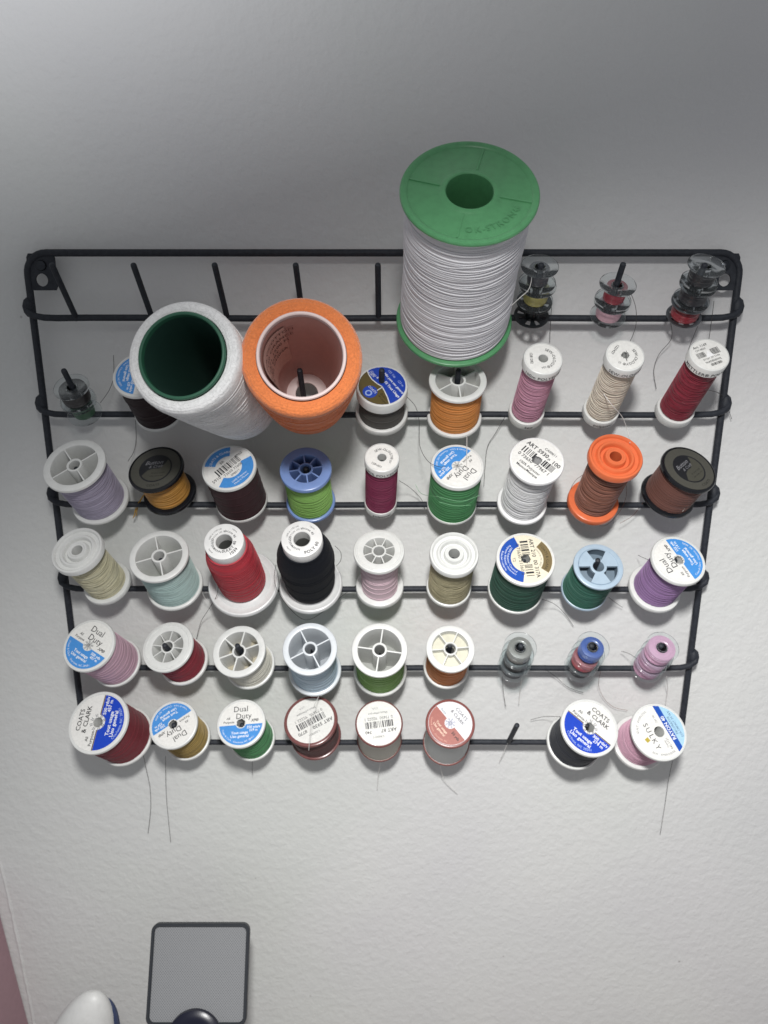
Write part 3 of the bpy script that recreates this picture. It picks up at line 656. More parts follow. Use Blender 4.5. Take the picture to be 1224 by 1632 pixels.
FITTED = {
 'giant':((42.2,-14.4,-19.6),(-0.003,-0.755,0.655),92.4,32.0,32.4),
 'darkhid':((-131.1,-1.9,-73.1),(-0.053,-0.738,0.672),37.5,15.1,15.1),
 'wcone':((-81.0,-10.2,-66.4),(-0.117,-0.920,0.373),92.4,27.5,22.7),
 'ocone':((-42.4,-7.0,-62.4),(0.070,-0.940,0.333),90.1,29.1,23.9),
 'coatsblue':((1.5,-1.4,-75.6),(0.010,-0.701,0.714),28.6,14.8,15.6),
 'orange6':((45.1,-0.9,-77.6),(-0.012,-0.646,0.764),33.8,16.4,16.4),
 'pink':((87.9,-0.5,-75.6),(0.005,-0.748,0.663),56.7,10.6,10.6),
 'cream':((132.2,-1.1,-74.7),(-0.015,-0.751,0.660),58.4,10.4,10.6),
 'crimson':((176.3,-1.3,-74.3),(0.008,-0.738,0.674),56.9,10.8,11.2),
 'lavender':((-172.4,-0.9,-129.5),(-0.087,-0.670,0.737),40.3,18.3,17.8),
 'gold':((-128.5,-3.0,-124.3),(-0.114,-0.630,0.768),26.6,16.6,16.4),
 'dkbrown':((-85.0,-1.7,-129.4),(-0.050,-0.669,0.742),37.6,15.9,16.0),
 'lime':((-42.3,-1.9,-129.8),(-0.000,-0.693,0.721),38.8,15.0,15.2),
 'magenta':((0.7,-0.7,-131.9),(0.020,-0.694,0.719),53.8,9.9,10.0),
 'green':((44.8,-1.8,-131.4),(0.005,-0.671,0.741),42.5,15.4,15.3),
 's930':((88.1,-2.0,-130.8),(0.016,-0.709,0.705),51.0,15.5,15.4),
 'orangefl':((131.7,-1.9,-130.9),(0.018,-0.696,0.717),54.1,15.2,15.6),
 'brownblk':((176.5,-4.6,-125.4),(0.183,-0.610,0.771),28.3,16.8,16.8),
 'creamc':((-173.7,-0.5,-185.2),(-0.134,-0.641,0.756),44.9,15.7,15.3),
 'mint':((-130.3,-2.7,-185.4),(-0.028,-0.650,0.759),39.9,17.7,17.8),
 'redking':((-85.9,-5.6,-182.8),(-0.024,-0.711,0.703),62.3,11.3,22.4),
 'blkking':((-43.5,-4.9,-183.8),(-0.002,-0.686,0.728),62.8,11.7,20.0),
 'palepink':((0.2,-1.7,-187.4),(-0.007,-0.612,0.791),45.1,15.2,15.2),
 'khaki':((44.3,-1.5,-187.0),(0.001,-0.669,0.743),47.0,14.6,14.4),
 'dkgreen':((86.8,-2.4,-187.6),(-0.003,-0.690,0.723),44.4,17.5,17.6),
 'ltblue3':((131.2,-0.7,-188.9),(0.013,-0.711,0.703),37.8,15.0,14.8),
 'purple':((175.5,-1.7,-188.4),(0.086,-0.658,0.748),40.8,16.4,16.6),
 'pink5':((-173.4,-0.5,-241.1),(-0.131,-0.725,0.677),41.7,16.6,16.4),
 'red5':((-128.6,-0.6,-240.2),(-0.158,-0.679,0.717),30.2,16.6,16.3),
 'cream5':((-85.2,-1.4,-242.2),(-0.103,-0.700,0.706),30.1,16.9,16.5),
 'lblue5':((-42.7,-2.4,-245.6),(0.009,-0.706,0.708),45.9,16.7,17.4),
 'green5':((0.4,-2.6,-245.7),(-0.004,-0.715,0.699),46.2,17.1,17.5),
 'orange5':((43.9,-1.6,-243.5),(-0.001,-0.714,0.701),40.5,15.1,15.0),
 'dkred6':((-173.0,-1.6,-296.0),(-0.155,-0.690,0.707),40.5,20.0,19.9),
 'gold6':((-130.5,-0.7,-297.7),(-0.065,-0.682,0.728),35.8,15.7,15.4),
 'green6':((-86.3,-0.9,-298.2),(-0.069,-0.668,0.741),38.0,15.8,15.3),
 'maroon6':((-43.0,-2.6,-295.2),(-0.082,-0.558,0.826),26.2,17.7,17.0),
 'cream6':((-0.2,-1.8,-298.0),(-0.002,-0.667,0.745),38.7,15.3,15.3),
 'white6':((45.3,-2.3,-300.0),(-0.008,-0.659,0.752),44.1,15.7,15.9),
 'navy6':((131.5,-3.2,-299.5),(0.072,-0.675,0.735),38.5,18.6,18.5),
 'pink6':((175.5,-2.7,-300.3),(0.079,-0.718,0.691),38.5,18.2,18.0),
}
GRP = 'thread spools on the rack pegs'
def root_of(key, label, name='thread_spool', cat='thread spool', grp=GRP):
    pos, ax, H, Rt, Rb = FITTED[key]; r = empty(name, pos, ax, label, cat, grp); bpy.context.view_layer.update() ; return r
_seed = [10]
def spool(key, label, thread, top, coarse=.4, bodyf=(.86, .86), flange=WHITE, **k):
    pos, ax, H, Rt, Rb = FITTED[key]; root = root_of(key, label); _seed[0] += 1
    d = dict(H=H, Rt=Rt, Rb=Rb, seed=_seed[0], coarse=coarse, body=(Rb * bodyf[0], Rt * bodyf[1]))
    d['fm'] = plastic(flange, k.pop('frough', .35), k.pop('sss', .0)); d['tm'] = thread_mat(thread, k.pop('sheen', .05), k.pop('rough', .6), coarse)
    d.update(k); base_parts(root, d); top(root, d); tails(key, root); return root, d

spool('darkhid', 'dark brown thread spool with a blue top label, half hidden behind the white thread cone', '#2c1f22', top_label, .15, (.93, .93), loops=6, print=dd(), rot=-90)
spool('coatsblue', 'short grey thread spool with a blue and olive top, right of the orange cone', '#55524e', top_label, .2, (.86, .86), loops=4, zt=8, zb=4.5, print=lab_coatsblue, rot=0, lh=2.6, torn=2.0, lip=1.0, tube=False)
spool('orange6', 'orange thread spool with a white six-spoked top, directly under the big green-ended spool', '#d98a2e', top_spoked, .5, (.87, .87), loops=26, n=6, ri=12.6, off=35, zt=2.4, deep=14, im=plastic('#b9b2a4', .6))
def cap_spool(key, label, thread, print_, side, coarse=.8, bf=.84, sidelow='', **k):
    pos, ax, H, Rt, Rb = FITTED[key]
    r, d = spool(key, label, thread, top_label, coarse, (bf, bf), zt=7.0, zb=6.0, lip=.9, bev=.7, print=print_, lh=2.6, **k)
    for txt, R_, z in ((side, Rt, H - 4.4), (sidelow, Rb, 2.8)):
        if not txt: continue
        lay, wd = text_layout(txt, 3.0, .015, 1.05); m = MB()
        for vs, fs, gx, a in lay:
            pts = []
            for px, py in vs:
                t = math.radians(-86) + (gx - wd / 2 + px * 3.0) / R_; pts.append(((R_ + .06) * math.cos(t), (R_ + .06) * math.sin(t), z + (py - .35) * 3.0))
            m.add(pts, fs)
        m.build('lettering', flat('#3c3c40', .6), r, smooth=0)
    return r
cap_spool('pink', 'tall slim pink thread spool with a white cap, below the olive and charcoal bobbins', '#cb90a8', lab_sew('1281282'), '100m POLYESTER', .8, sidelow='Sew', torn=3.0, rot=0, loops=34, lr=.17, tilt=1.2)
cap_spool('cream', 'tall slim cream thread spool with a white cap, between the pink and crimson ones', '#dccfbd', lab_sew('1227427', 'SEW-OLOGY®', '23'), 'SEW-OLOGY®', 1.0, sidelow='polyester', torn=2.2, rot=-35, loops=40, lr=.2, tilt=1.4)
cap_spool('crimson', 'tall slim crimson thread spool with a white cap, beside the right edge of the rack', '#8c1b33', lab_art, 'METTLER® POLYSHEEN', .9, sidelow='', torn=.6, rot=22, loops=34, lr=.16, sheen=.1, rough=.38, tilt=1.5)
cap_spool('magenta', 'slim magenta thread spool with a small white cap, between the lime and green spools', '#872750', lab_sew('1281601', 'SEW-OLOGY®', 'PES'), '100% POLYESTER', .4, bf=.92, sidelow='polyester', torn=3.1, rot=60, loops=26)
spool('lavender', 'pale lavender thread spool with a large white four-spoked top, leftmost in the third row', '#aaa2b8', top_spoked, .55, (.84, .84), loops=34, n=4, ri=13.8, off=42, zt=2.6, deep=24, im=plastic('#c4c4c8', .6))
spool('gold', 'golden yellow thread on a black spool with a dark printed top', '#c58c2a', top_label, .9, (.78, .78), '#15171c', loops=22, lr=.3, tilt=.8, print=lab_black, rot=10, lc='#2c2c28', lip=1.3, lh=2.2, torn=2.2, frough=.25)
spool('dkbrown', 'dark maroon brown thread spool with a sky blue and white barcode label on top', '#3f2328', top_label, .12, (.95, .95), loops=4, print=lab_brown, rot=48, lip=1.2, torn=.4, ragged=0)
spool('lime', 'lime green thread on a blue plastic spool with an eight-spoked blue top', '#8cc058', top_spoked, .45, (.88, .88), '#6f8fcb', loops=26, n=8, ri=9.4, off=10, zt=3.5, deep=16, rh=3.9, im=plastic('#3c558c', .6), frough=.3)
spool('green', 'green thread spool with a sky blue and white top label, loose strands across its thread', '#3f8a50', top_label, .35, (.95, .95), loops=14, zt=3.6, print=dd(), rot=228, torn=.3, ragged=0)
spool('s930', 'white thread spool with a black barcode on its white top, right of the green one', '#dededf', top_label, .9, (.84, .84), '#eaeaea', loops=34, lr=.22, tilt=1.6, print=lab_s930, rot=-45, torn=2.9, lip=.9)
pos = FITTED['orangefl']
r_, d_ = spool('orangefl', 'rust brown thread on a bright orange plastic spool with ringed orange top', '#8f5a47', top_groove, 1.0, (.74, .80), '#e4641c', loops=46, lr=.22, tilt=1.8, zt=5.0, zb=5.0, frough=.28)
spool('brownblk', 'chestnut brown thread on a black spool with dark printed top, by the right edge', '#6e463c', top_label, .3, (.86, .86), '#15171c', loops=10, print=lab_black, rot=30, lc='#2c2c28', lip=1.3, lh=2.0, torn=.4, ragged=0, frough=.22)
spool('creamc', 'pale yellow cream thread spool with white ringed top, leftmost in the fourth row', '#cfc9a8', top_groove, .9, (.80, .78), loops=34, lr=.2, tilt=1.4, zt=4.5, zb=4)
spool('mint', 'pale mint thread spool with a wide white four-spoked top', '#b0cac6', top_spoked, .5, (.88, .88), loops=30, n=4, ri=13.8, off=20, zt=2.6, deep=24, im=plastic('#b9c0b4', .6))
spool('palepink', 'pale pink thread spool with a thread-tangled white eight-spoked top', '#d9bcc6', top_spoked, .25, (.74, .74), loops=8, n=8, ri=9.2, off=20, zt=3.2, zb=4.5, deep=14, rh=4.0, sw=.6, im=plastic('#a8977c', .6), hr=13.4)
spool('khaki', 'khaki beige thread spool with white ringed top, middle of the fourth row', '#a9a07c', top_groove, .9, (.90, .86), loops=36, lr=.2, tilt=1.5, zt=4.5, zb=3.5)
spool('dkgreen', 'dark green thread spool with a cream barcode label edged in blue and olive', '#1d5140', top_label, .35, (.93, .93), loops=12, print=lab_dkgreen, rot=-84, lc='#e4dcc6', lip=1.6, torn=2.9)
spool('purple', 'purple thread spool with a sky blue and white top label, rightmost in the fourth row', '#9873a6', top_label, .3, (.82, .82), loops=14, zt=3.4, zb=4, print=dd('125 yds', '114 m'), rot=110, torn=2.8)
spool('pink5', 'pale pink thread spool with sky blue and white top label, leftmost in its row', '#c9a3b4', top_label, .3, (.90, .90), loops=12, print=dd('500 yds', '457 m'), rot=-24, torn=.3, ragged=0)
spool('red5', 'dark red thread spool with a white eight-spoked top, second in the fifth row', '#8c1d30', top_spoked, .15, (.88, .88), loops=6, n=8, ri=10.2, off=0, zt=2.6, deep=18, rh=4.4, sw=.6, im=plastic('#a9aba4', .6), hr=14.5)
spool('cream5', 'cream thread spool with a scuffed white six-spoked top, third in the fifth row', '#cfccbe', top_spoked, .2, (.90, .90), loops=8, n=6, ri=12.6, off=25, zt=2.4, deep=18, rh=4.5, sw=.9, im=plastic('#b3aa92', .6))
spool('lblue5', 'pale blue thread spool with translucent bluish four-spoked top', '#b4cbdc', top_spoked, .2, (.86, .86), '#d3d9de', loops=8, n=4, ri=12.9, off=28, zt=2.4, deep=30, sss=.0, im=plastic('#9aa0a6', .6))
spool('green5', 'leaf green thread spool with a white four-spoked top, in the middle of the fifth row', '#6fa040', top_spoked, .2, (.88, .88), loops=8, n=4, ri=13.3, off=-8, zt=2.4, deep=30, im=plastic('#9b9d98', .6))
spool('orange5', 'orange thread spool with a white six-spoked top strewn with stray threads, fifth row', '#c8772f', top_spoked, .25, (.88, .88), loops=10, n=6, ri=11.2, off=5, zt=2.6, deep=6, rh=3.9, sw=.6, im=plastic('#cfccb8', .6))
spool('dkred6', 'large dark red thread spool with navy and white top label, at bottom left', '#7e1f2e', top_label, .12, (.91, .91), loops=5, print=coats('500 yds/v', '457 m'), rot=94, lip=2.0, torn=3.3)
spool('gold6', 'mustard gold thread spool with its sky blue and white label upside down', '#a3873e', top_label, .35, (.90, .90), loops=16, print=dd('250 yds', '229 m'), rot=219, torn=2.9)
spool('green6', 'emerald green thread spool with an upright sky blue and white label, bottom row', '#3f8f52', top_label, .2, (.90, .90), loops=8, print=dd('250 yds/v', '229 m'), rot=8, torn=2.9)
spool('maroon6', 'maroon thread spool with a glossy maroon rim and white barcode label', '#54302f', top_label, .1, (.92, .92), '#7c4846', loops=3, print=lab_pale('ART S930', '8770', seed=4), rot=215, lip=2.0, torn=.3, ragged=0, lrough=.25, frough=.25)
spool('cream6', 'off-white thread spool with thin maroon edges and a shiny crinkled white label', '#bfbbae', top_label, .05, (.93, .93), '#7a4440', loops=0, print=lab_pale('ART 87', '740', 'CA00011', 12), rot=188, lip=.9, torn=.3, ragged=0, lrough=.2, frough=.3, zt=2.4, zb=2)
spool('white6', 'pale grey thread spool with a rose gold and white top label', '#c3c6c4', top_label, .05, (.93, .93), '#8a4a44', loops=0, print=lab_rose, rot=128-180, lip=1.6, torn=.3, ragged=0, lc='#e6e6ea', lrough=.25, frough=.3, zt=2.6, zb=2)
spool('navy6', 'dark navy thread spool with a navy and white top label, right of the bare peg', '#171e2c', top_label, .12, (.91, .91), loops=4, print=coats('300 yds/v', '274 m'), rot=-46, lip=1.8, torn=3.3)
spool('pink6', 'shiny light pink thread spool with a navy striped white label, at the bottom right corner', '#d7a3ba', top_label, .45, (.84, .84), loops=24, sheen=.1, rough=.33, print=lab_sulky, rot=20, lip=1.4, torn=3.4, zb=4, ragged=.1)

# light blue spool with three windows in its top
def top_window(root, d):
    H, R = d['H'], d['Rt']; fm = d['fm']
    m = MB(); m.ring(HOLE, 5.0, H - 2.2, H, 36, .2); m.build('hub', fm, root)
    m = MB(); m.ring(11.6, R, H - 2.2, H, 64, .7)
    for k in range(3):
        a = math.radians(90 + 120 * k)
        m.sector(4.9, 11.7, a + math.radians(30), a + math.radians(90), H - 2.1, H - .05, 12)
    m.build('flange', fm, root)
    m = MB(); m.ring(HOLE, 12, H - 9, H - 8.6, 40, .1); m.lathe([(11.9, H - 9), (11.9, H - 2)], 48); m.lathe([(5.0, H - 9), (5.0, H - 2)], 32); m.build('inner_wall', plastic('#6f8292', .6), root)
spool('ltblue3', 'teal green thread on a pale blue spool with three windows in its top', '#2b6a58', top_window, .45, (.93, .90), '#a3bacd', loops=20, ri=11.2)

# ------------------------------------------------------------------ cone-wound spools with wide bases (fourth row)
for key, label, col, sh, r0, r1, lp, pr in (
    ('redking', 'red rayon thread cone with a white collar and a wide white base', '#b3182e', .1, 14.6, 14.2, 20, lab_cone('1039', 'SULKY 40')),
    ('blkking', 'black thread cone with a white collar and a white base', '#0c1019', .1, 15.4, 17.0, 5, lab_cone('SULKY 40', 'rayon', True))):
    pos, ax, H, Rt, Rb = FITTED[key]; root = root_of(key, label, 'thread_cone', 'thread cone', 'cone spools in the fourth row')
    fm = plastic('#dcdddc', .35)
    m = MB(); m.lathe([(4.6, 0), (Rb - .6, 0), (Rb, .6), (Rb, 2.2), (Rb - .6, 3.2), (Rb - 1.4, 3.4), (Rb - 2.6, 2.6), (Rb - 5.0, 2.2), (Rb - 5.6, 2.8), (Rt + 1.2, 4.6), (4.6, 4.6)], 72, True); m.build('base', fm, root)
    m = winding([(r0 - .8, 4.6), (r0 - .1, 6), (r0, 8), ((r0 + r1) / 2 + .3, 26), (r1, H - 19), (r1 - .3, H - 16), (r1 - 1.2, H - 12.8), (Rt + .5, H - 7)] if key == 'redking' else
                [(r0 - .8, 4.6), (r0, 7), ((r0 + r1) / 2 + .3, 26), (r1, H - 24), (r1 - .6, H - 18), (r1 - 2.2, H - 13), (Rt + .6, H - 7)], coarse=.3, loops=lp, r=.14, seed=5, tilt=1.5, ridge=.12, inner=(5.4, 5.4))
    m.build('thread', thread_mat(col, sh * .3, .5 if key == 'redking' else .8, .35), root, smooth=60)
    hr_ = 4.7; m = MB(); m.ring(hr_, Rt, H - 9, H, 48, .5); cp = m.build('collar', plastic('#e4e4e2', .4), root)
    P = Print(0); lab_cone('1039', 'SULKY 40')(P, Rt * .95, hr_) if key == 'redking' else lab_cone('POLY 60', '', True)(P, Rt * .95, hr_); P.build(cp, H + .05)
    m = MB(); m.lathe([(hr_, 3), (hr_ + .6, 3), (hr_ + .6, H - 8), (hr_, H - 8)], 28, True); m.build('core', plastic('#6e706c', .7), root)
    tails(key, root)

# ------------------------------------------------------------------ the two big yarn cones, wide end towards the room
def yarn_cone(key, label, col, tubecol, shade_col, rin0, rin1, note=False):
    pos, ax, H, Rt, Rb = FITTED[key]; root = root_of(key, label, 'yarn_cone', 'yarn cone', 'large yarn cones set on the second row')
    R = random.Random(3); m = MB()
    prof = [(Rb * .8, 0), (Rb - .8, .3), (Rb, 1.5)]
    for i in range(1, 30):
        t = i / 30; prof.append((Rb + (Rt - Rb) * t + .5 * math.sin(t * 3.1) + R.uniform(-.10, .10), 1.5 + (H - 6.5) * t))
    prof += [(Rt - .1, H - 4.6), (Rt - .5, H - 2.9), (Rt - 1.5, H - 1.8), (Rt - 3.2, H - 1.3), (rin1 + 2.2, H - 1.4), (rin1 + 1.2, H - 1.8)]
    m.lathe(prof, 96)
    for L in range(64):       # criss-crossing strands on the side
        zc = 6 + (H - 16) * R.random(); tl = R.uniform(2, 5) * R.choice((-1, 1)); p0 = R.uniform(0, 6.28); pts = []
        for i in range(60):
            a = 2 * math.pi * i / 60; z = max(1.5, min(H - 6, zc + tl * math.sin(a + p0))); t = (z - 1.5) / (H - 6.5)
            q = Rb + (Rt - Rb) * t + .5 * math.sin(t * 3.1) + .1; pts.append((q * math.cos(a), q * math.sin(a), z))
        m.tube(pts, R.uniform(.12, .26), 4, True)
    m.build('yarn', fuzz_mat(col), root, smooth=50)
    tm = plastic(tubecol, .45)
    m = MB(); m.lathe([(rin0, 0), (rin1 - .9, H - 1.2), (rin1 - .7, H + .2), (rin1 - .2, H + .6), (rin1 + .5, H + .5), (rin1 + .9, H), (rin1 + .8, H - 2), (rin0 + 1.2, 0)], 96, True); m.build('tube', tm, root)
    m = MB(); m.lathe([(rin0 - .2, 2), (rin1 - 1.15, H - 2.2)], 80); m.build('inner_wall', plastic(shade_col, .5), root)  # lining darker than the rim: the hollow's shade and tint put into its colour
    m = MB(); m.ring(6.5, rin0 + .6, 1.0, 2.2, 48, .3); m.build('tube_end', tm, root)
    if note:
        m = MB(); vs = []; nA, nZ = 16, 6
        a0, a1 = math.radians(118), math.radians(212); z0, z1 = H - 52, H - 5
        for j in range(nZ + 1):
            z = z0 + (z1 - z0) * j / nZ
            for i in range(nA + 1):
                a = a0 + (a1 - a0) * i / nA; r = rin0 + (rin1 - .9 - rin0) * z / H - .75
                vs.append((r * math.cos(a), r * math.sin(a), z - 3 + 5 * i / nA))
        m.add(vs, [(j * (nA + 1) + i + 1, j * (nA + 1) + i, (j + 1) * (nA + 1) + i, (j + 1) * (nA + 1) + i + 1) for j in range(nZ) for i in range(nA)])
        k0 = len(m.v); m.add([(x * .985, y * .985, z) for x, y, z in m.v], [(j * (nA + 1) + i, j * (nA + 1) + i + 1, (j + 1) * (nA + 1) + i + 1, (j + 1) * (nA + 1) + i) for j in range(nZ) for i in range(nA)])
        lb = m.build('label', flat('#d8b4a8', .7), root)
        m = MB()
        for j, (tx, z, ac) in enumerate((('POLY/COTTON', H - 12, 150), ('TKT 120 ORANGE', H - 18, 160), ('LOT 4471 1500 M', H - 24, 168), ('KEEP DRY', H - 29, 172), ('MADE IN CHINA', H - 34, 176))):
            lay, wd = text_layout(tx, 4.0)
            for vs, fs, gx, a in lay:
                pts = []
                for px, py in vs:
                    z_ = z + (py - .35) * 4.0; r = (rin0 + (rin1 - .9 - rin0) * z_ / H) * .985 - .95
                    t = math.radians(ac) - (gx - wd / 2 + px * 4.0) / r; pts.append((r * math.cos(t), r * math.sin(t), z_))
                m.add(pts, fs)
        m.build('lettering', flat('#5a3a34', .7), lb, smooth=0)
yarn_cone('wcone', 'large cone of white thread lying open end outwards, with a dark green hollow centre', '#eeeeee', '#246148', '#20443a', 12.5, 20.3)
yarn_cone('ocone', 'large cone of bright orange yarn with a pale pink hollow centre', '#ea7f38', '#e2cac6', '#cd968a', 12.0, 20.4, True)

# ------------------------------------------------------------------ the giant spool
pos, ax, H, Rt, Rb = FITTED['giant']
root = root_of('giant', 'giant spool of white cord with green plastic ends, standing above the top of the rack', 'cord_spool', 'cord spool', None)
gm = plastic('#4b9a60', .34, .12, .05)
m = MB(); hr_ = 10.9
m.lathe([(hr_, H - 2.6), (Rt - .8, H - 2.6), (Rt, H - 1.8), (Rt, H - .9), (Rt - .5, H - .2), (Rt - 1.6, H), (Rt - 3.0, H - .3), (Rt - 3.6, H - .9), (hr_ + 3.6, H - .9), (hr_ + 2.6, H - .4), (hr_ + 1.6, H - .1), (hr_ + .5, H), (hr_, H - .5)], 96, True)
ft_ = m.build('flange', gm, root)
m = MB()
for a in (74, 164, -14, -104):
    t = math.radians(a); q = (hr_ + 2.8 + Rt - 3.4) / 2; m.box(q * math.cos(t), q * math.sin(t), H - .75, Rt - hr_ - 6.6, .8, .7, t)
m.build('rib', gm, ft_)
P = Print(0); P.arc('#3f8f4e', 'OK-STRONG', Rt * .72, 300, 4.6, True, .01, 1.15)
mm = P.mb['#3f8f4e']; k0 = len(mm.v); mm.v = [(x, y, H - .55) for x, y, z in mm.v]; mm.build('lettering', gm, ft_, smooth=0)
P = Print(0); mb = MB(); rr = random.Random(5)
mb.lathe([(hr_, 1), (hr_ + 1, 1), (hr_ + 1, H - 1.6), (hr_, H - 1.6)], 48, True); mb.build('core', gm, root)
m = MB(); m.ring(hr_, Rb, 0, 2.6, 96, 1.0); m.build('flange', gm, root)
rb0, rb1 = Rb * .90, Rt * .885
def grad(z): return rb0 + (rb1 - rb0) * z / H + .35 * math.sin(z * .11)
cm = thread_mat('#dcdbdf', .05, .6, .05)
m = MB(); m.lathe([(hr_ + .8, 2.6), (grad(3), 2.6)] + [(grad(z) + (.36 if z % 2 else .16), z) for z in range(3, int(H) - 2)] + [(grad(H), H - 2.7), (hr_ + .8, H - 2.7)], 80)
m.build('cord', cm, root, smooth=60)
m = MB(); nl = 120
for L in range(nl):
    big = rr.random() < .55; tl = rr.uniform(-1, 1) * (3.6 if big else 1.0); zc = 3.2 + abs(tl) + (H - 6.4 - 2 * abs(tl)) * (L + rr.random()) / nl; p0 = rr.uniform(0, 6.28); t2 = rr.uniform(-.4, .4); rs = rr.uniform(.36, .48)
    pts = []
    for i in range(72):
        a = 2 * math.pi * i / 72; z = zc + tl * math.sin(a + p0) + t2 * math.sin(3 * a + p0)
        z = max(3.0, min(H - 3.1, z)); q = grad(z) + .22 + (.25 if big else 0) + .1 * math.sin(2 * a + p0); pts.append((q * math.cos(a), q * math.sin(a), z))
    m.tube(pts, rs, 6, True)
m.build('cord', cm, root, smooth=80)
tails('giant', root)

# ------------------------------------------------------------------ bobbins, stacked on their pegs
CLR = clear(); CLR2 = clear('#f0f3f4', .05); BF = flat('#1c1f22', .35); SF = flat('#7d8084', .28, .9)
def bobbin(row, col, k, thread, label, fill=7.6, kind='clear', tl=(0, 0), key=None, gap=0):
    b = Vector((44.0 * (col - 5), 0, rowz(row))); ax = (PD + Vector((tl[0], tl[1] * .75, tl[1] * .66))).normalized()
    perp = Vector((0, -math.sin(E49), -math.cos(E49))); pos = b + PD * 2.6 + perp * 1.2 + ax * (11.75 * k + gap)
    o = empty('bobbin', pos, ax, label, 'bobbin', 'sewing machine bobbins stacked on pegs'); bpy.context.view_layer.update()
    mt = {'clear': CLR, 'dark': CLR2, 'black': BF, 'metal': SF}[kind]
    for z0 in (0, 10.3):
        if kind in ('metal', 'black'):
            m = MB(); m.ring(2.9, 4.6, z0, z0 + .9, 32, .2); m.ring(8.2, 10.1, z0, z0 + .9, 48, .3)
            for i in range(8):
                a = 2 * math.pi * i / 8; m.sector(4.4, 8.4, a - .21, a + .21, z0 + .05, z0 + .85, 4)
            m.build('flange', mt, o)
        else:
            m = MB(); m.ring(2.9, 10.2, z0, z0 + 1.1, 56, .35); m.build('flange', mt, o)
    m = MB(); m.ring(2.8, 3.5, .9, 10.5, 28, .2); m.build('core', mt, o)
    if thread:
        m = winding([(fill - .3, 1.2), (fill, 2.2), (fill + .1, 6), (fill, 8.8), (fill - .3, 9.8)], 40, .35, 12, .13, .8, row * 10 + col + k, .1); m.lathe([(3.5, 9.2), (4.4, 10.25), (5.2, 10.27), (fill - .2, 9.9)], 40); m.build('thread', thread_mat(thread, .1, .32, .3), o, smooth=60)
    if key: tails(key, o)
    return o
bobbin(1, 7, 0, None, 'black holed bobbin at the bottom of the stack beside the giant spool', kind='black')
bobbin(1, 7, 1, '#a39a4c', 'clear bobbin of olive yellow thread, middle of the stack beside the giant spool', 6.6, key='bob17')
bobbin(1, 7, 2, '#3d3e46', 'clear bobbin of charcoal thread on top of the stack beside the giant spool', 5.6, 'clear', (-.02, .05))
bobbin(1, 8, 0, '#cfa3b0', 'clear bobbin of pale pink thread under the red one on the top row', 7.0)
bobbin(1, 8, 1, '#9c1c34', 'clear bobbin of bright red thread with its peg poking out, top row', 5.8, 'clear', (.02, .04), key='bob18')
bobbin(1, 9, 0, '#a01d30', 'metal holed bobbin of red thread at the bottom of the top right stack', 7.6, 'metal', (-.02, .0))
bobbin(1, 9, 1, '#23242b', 'clear bobbin of black thread, middle of the top right stack', 7.4, 'dark', (.03, .02))
bobbin(1, 9, 2, '#202127', 'clear bobbin of black thread, uppermost of the top right stack', 7.0, 'clear', (.05, .07), key='bob19')
bobbin(2, 1, 0, '#3e6b4e', 'clear bobbin of green thread under a dark one at the left edge', 6.2)
bobbin(2, 1, 1, '#2c2827', 'clear bobbin of dark brown thread on a bare-tipped peg at the left edge', 7.8, 'clear', (-.03, .03), key='bob21')
bobbin(5, 7, 0, '#54565c', 'lowest bobbin, dark grey thread, in the silver grey stack of the fifth row', 7.8)
bobbin(5, 7, 1, '#26272c', 'middle bobbin, black thread, in the silver grey stack of the fifth row', 7.8)
bobbin(5, 7, 2, '#85827d', 'top bobbin, silver grey thread, in the fifth row stack right of the orange spool', 7.4, 'clear', (0, .02), key='bob57')
bobbin(5, 8, 0, '#2d2b33', 'lowest bobbin, dark thread, under the red and blue ones in the fifth row', 7.4)
bobbin(5, 8, 1, '#b8404c', 'clear bobbin of coral red thread under the blue one in the fifth row', 7.8, 'clear', (.0, 0))
bobbin(5, 8, 2, '#2b56ac', 'clear bobbin of royal blue thread on top of its stack in the fifth row', 7.2, 'clear', (.04, .03), key='bob58')
bobbin(5, 9, 0, '#c795b4', 'lowest of three clear bobbins of shiny pink thread near the right frame edge', 8.4)
bobbin(5, 9, 1, '#c795b4', 'middle of three clear bobbins of shiny pink thread near the right frame edge', 8.4, 'clear', (.0, .0))
bobbin(5, 9, 2, '#d2a0bf', 'topmost of three clear bobbins of shiny pink thread near the right frame edge', 8.4, 'clear', (.02, .02), key='bob59')
tk = [(p[0], p[1], p[2]) for p in TAILS['peg67'][0][1]]
m = MB(); m.tube(smooth_path(tk), .2, 5); tag(m.build('stray_thread', flat('#e4e2de', .8)), 'short white stray thread hanging over the rail at the bare peg', 'thread')

# ------------------------------------------------------------------ things below the rack
TX = Vector((0, -31, -51)).normalized(); ang = math.radians(30)
g = empty('mesh_device', (-121.5, -40, -416), (0, 0, 1), 'grey mesh-fronted gadget in a rounded black frame with a dark round knob', 'gadget')
bpy.context.view_layer.update()
def rrect(w_, h, r, n=6, y0=0):
    p = []
    for cx, cy, a in ((w_/2 - r, -r, 0), (-w_/2 + r, -r, 90), (-w_/2 + r, -h + r, 180), (w_/2 - r, -h + r, 270)):
        for i in range(n + 1): t = math.radians(a + 90 * i / n); p.append((cx + r * math.cos(t), cy + r * math.sin(t) + y0))
    return p
def tilt(v):                               # local x, down-the-face, outwards -> room
    x, u, o = v; ca, sa = math.cos(ang), math.sin(ang)
    return (x, u * sa - o * ca, u * ca + o * sa)
def tb(mb, name, mat, par, **k): mb.v = [tilt(p) for p in mb.v]; return mb.build(name, mat, par, **k)
W_, H_ = 66.5, 62
m = MB(); o_ = rrect(W_, H_, 5); i_ = rrect(W_ - 4.4, H_ - 4.4, 3.2, y0=-2.2); N = len(o_)
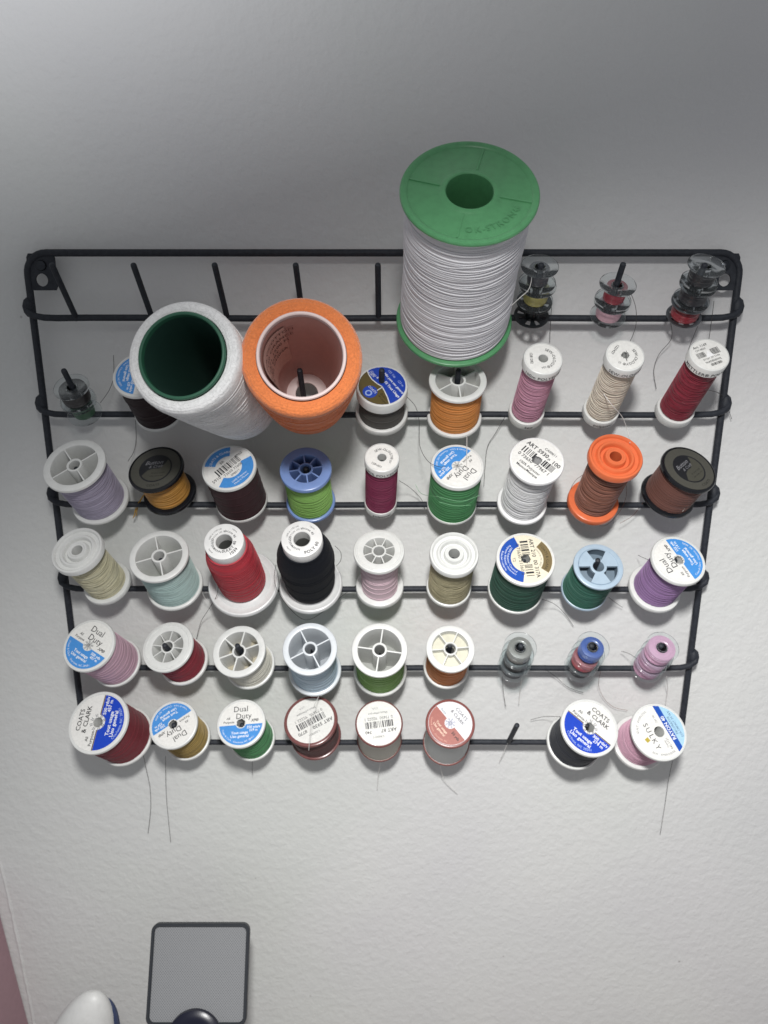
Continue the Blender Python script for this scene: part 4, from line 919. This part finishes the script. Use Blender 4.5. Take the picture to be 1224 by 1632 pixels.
o2 = rrect(W_ - 1, H_ - 1, 4.5, y0=-.5); i2 = rrect(W_ - 3.4, H_ - 3.4, 3.7, y0=-1.7)
rings = [[(x, y, -4.5) for x, y in o_], [(x, y, -.7) for x, y in o_], [(x, y, 0) for x, y in o2], [(x, y, 0) for x, y in i2], [(x, y, -.7) for x, y in i_], [(x, y, -3) for x, y in i_]]
m.add([p for r in rings for p in r], [(k * N + i, k * N + (i+1) % N, (k+1) * N + (i+1) % N, (k+1) * N + i) for k in range(5) for i in range(N)] + [tuple(reversed(range(N)))])
tb(m, 'frame', plastic('#2b2f35', .45), g)
def mesh_mat():
    m, nt, b, o = newmat('woven_mesh'); v = coords(nt)
    w1 = nt.nodes.new('ShaderNodeTexWave'); w1.inputs['Scale'].default_value = 270; w1.wave_type = 'BANDS'; w1.bands_direction = 'X'
    nt.links.new(coords(nt, rot=(0, math.radians(45), 0)), w1.inputs['Vector'])
    w2 = nt.nodes.new('ShaderNodeTexWave'); w2.inputs['Scale'].default_value = 270; w2.bands_direction = 'X'
    nt.links.new(coords(nt, rot=(0, math.radians(-45), 0)), w2.inputs['Vector'])
    mx = nt.nodes.new('ShaderNodeMath'); mx.operation = 'MULTIPLY'; nt.links.new(w1.outputs['Fac'], mx.inputs[0]); nt.links.new(w2.outputs['Fac'], mx.inputs[1])
    nt.links.new(ramp(nt, mx.outputs[0], [(0.1, (.26, .265, .275, 1)), (0.6, (.16, .165, .172, 1))]), b.inputs['Base Color']); setp(b, Roughness=.6); bump(nt, b, mx.outputs[0], .5, .0003)
    return m
m = MB(); m.add([(x, y, -1.6) for x, y in rrect(W_ - 4.2, H_ - 4.2, 3.2, y0=-2.1)], [tuple(range(N))]); tb(m, 'mesh_panel', mesh_mat(), g, smooth=0)
m = MB(); m.lathe([(0, 3.2), (4, 3.1), (6.5, 2.6), (7, 3.4), (9, 3.6), (9.6, 2.8), (12, 3.4), (15.5, 3.2), (18.2, 1.6), (18.6, -3)], 56)
m.v = [(x - .5, y - 70.0, z) for x, y, z in m.v]; tb(m, 'knob', plastic('#14162a', .3), g)
m = MB(); m.box(0, -80, -8, 46, 44, 7); tb(m, 'stand', plastic('#24272c', .5), g)
m = MB(); m.box(0, -74, -160, 30, 20, 56); m.build('foot', plastic('#24272c', .5), g)

g = empty('white_gadget', (-212, -60, -600), label='white rounded plastic gadget with a dark blue side, low at the left', cat='gadget')
def egg(name, mat, dx, rx, ry, top, tilt_, dy=0):
    m = MB(); pr = []
    for i in range(25):
        t = math.pi * i / 24; pr.append((max(0.001, math.sin(t)) , -math.cos(t)))
    m.lathe(pr, 56); m.v = [(x * rx, y * ry, (z + 1) * top / 2) for x, y, z in m.v]
    m.v = [(x + dx + (z - 70) * tilt_, y + dy, z) for x, y, z in m.v]; return m.build(name, mat, g)
egg('shell', plastic('#cfcfcd', .45), -3, 26, 18, 147, .30)
egg('side_panel', plastic('#2c3d66', .35), 4.5, 22.5, 14, 138, .28, 4)
m = MB(); m.box(-302.6, -2, -515, 46, 30, 170)
m.v = [(x - .07 * (z + 600), y, z) for x, y, z in m.v]
pk_ = m.build('pink_panel', plastic('#a9838c', .6)); tag(pk_, 'dusty pink panel standing against the wall at the lower left edge', 'panel')
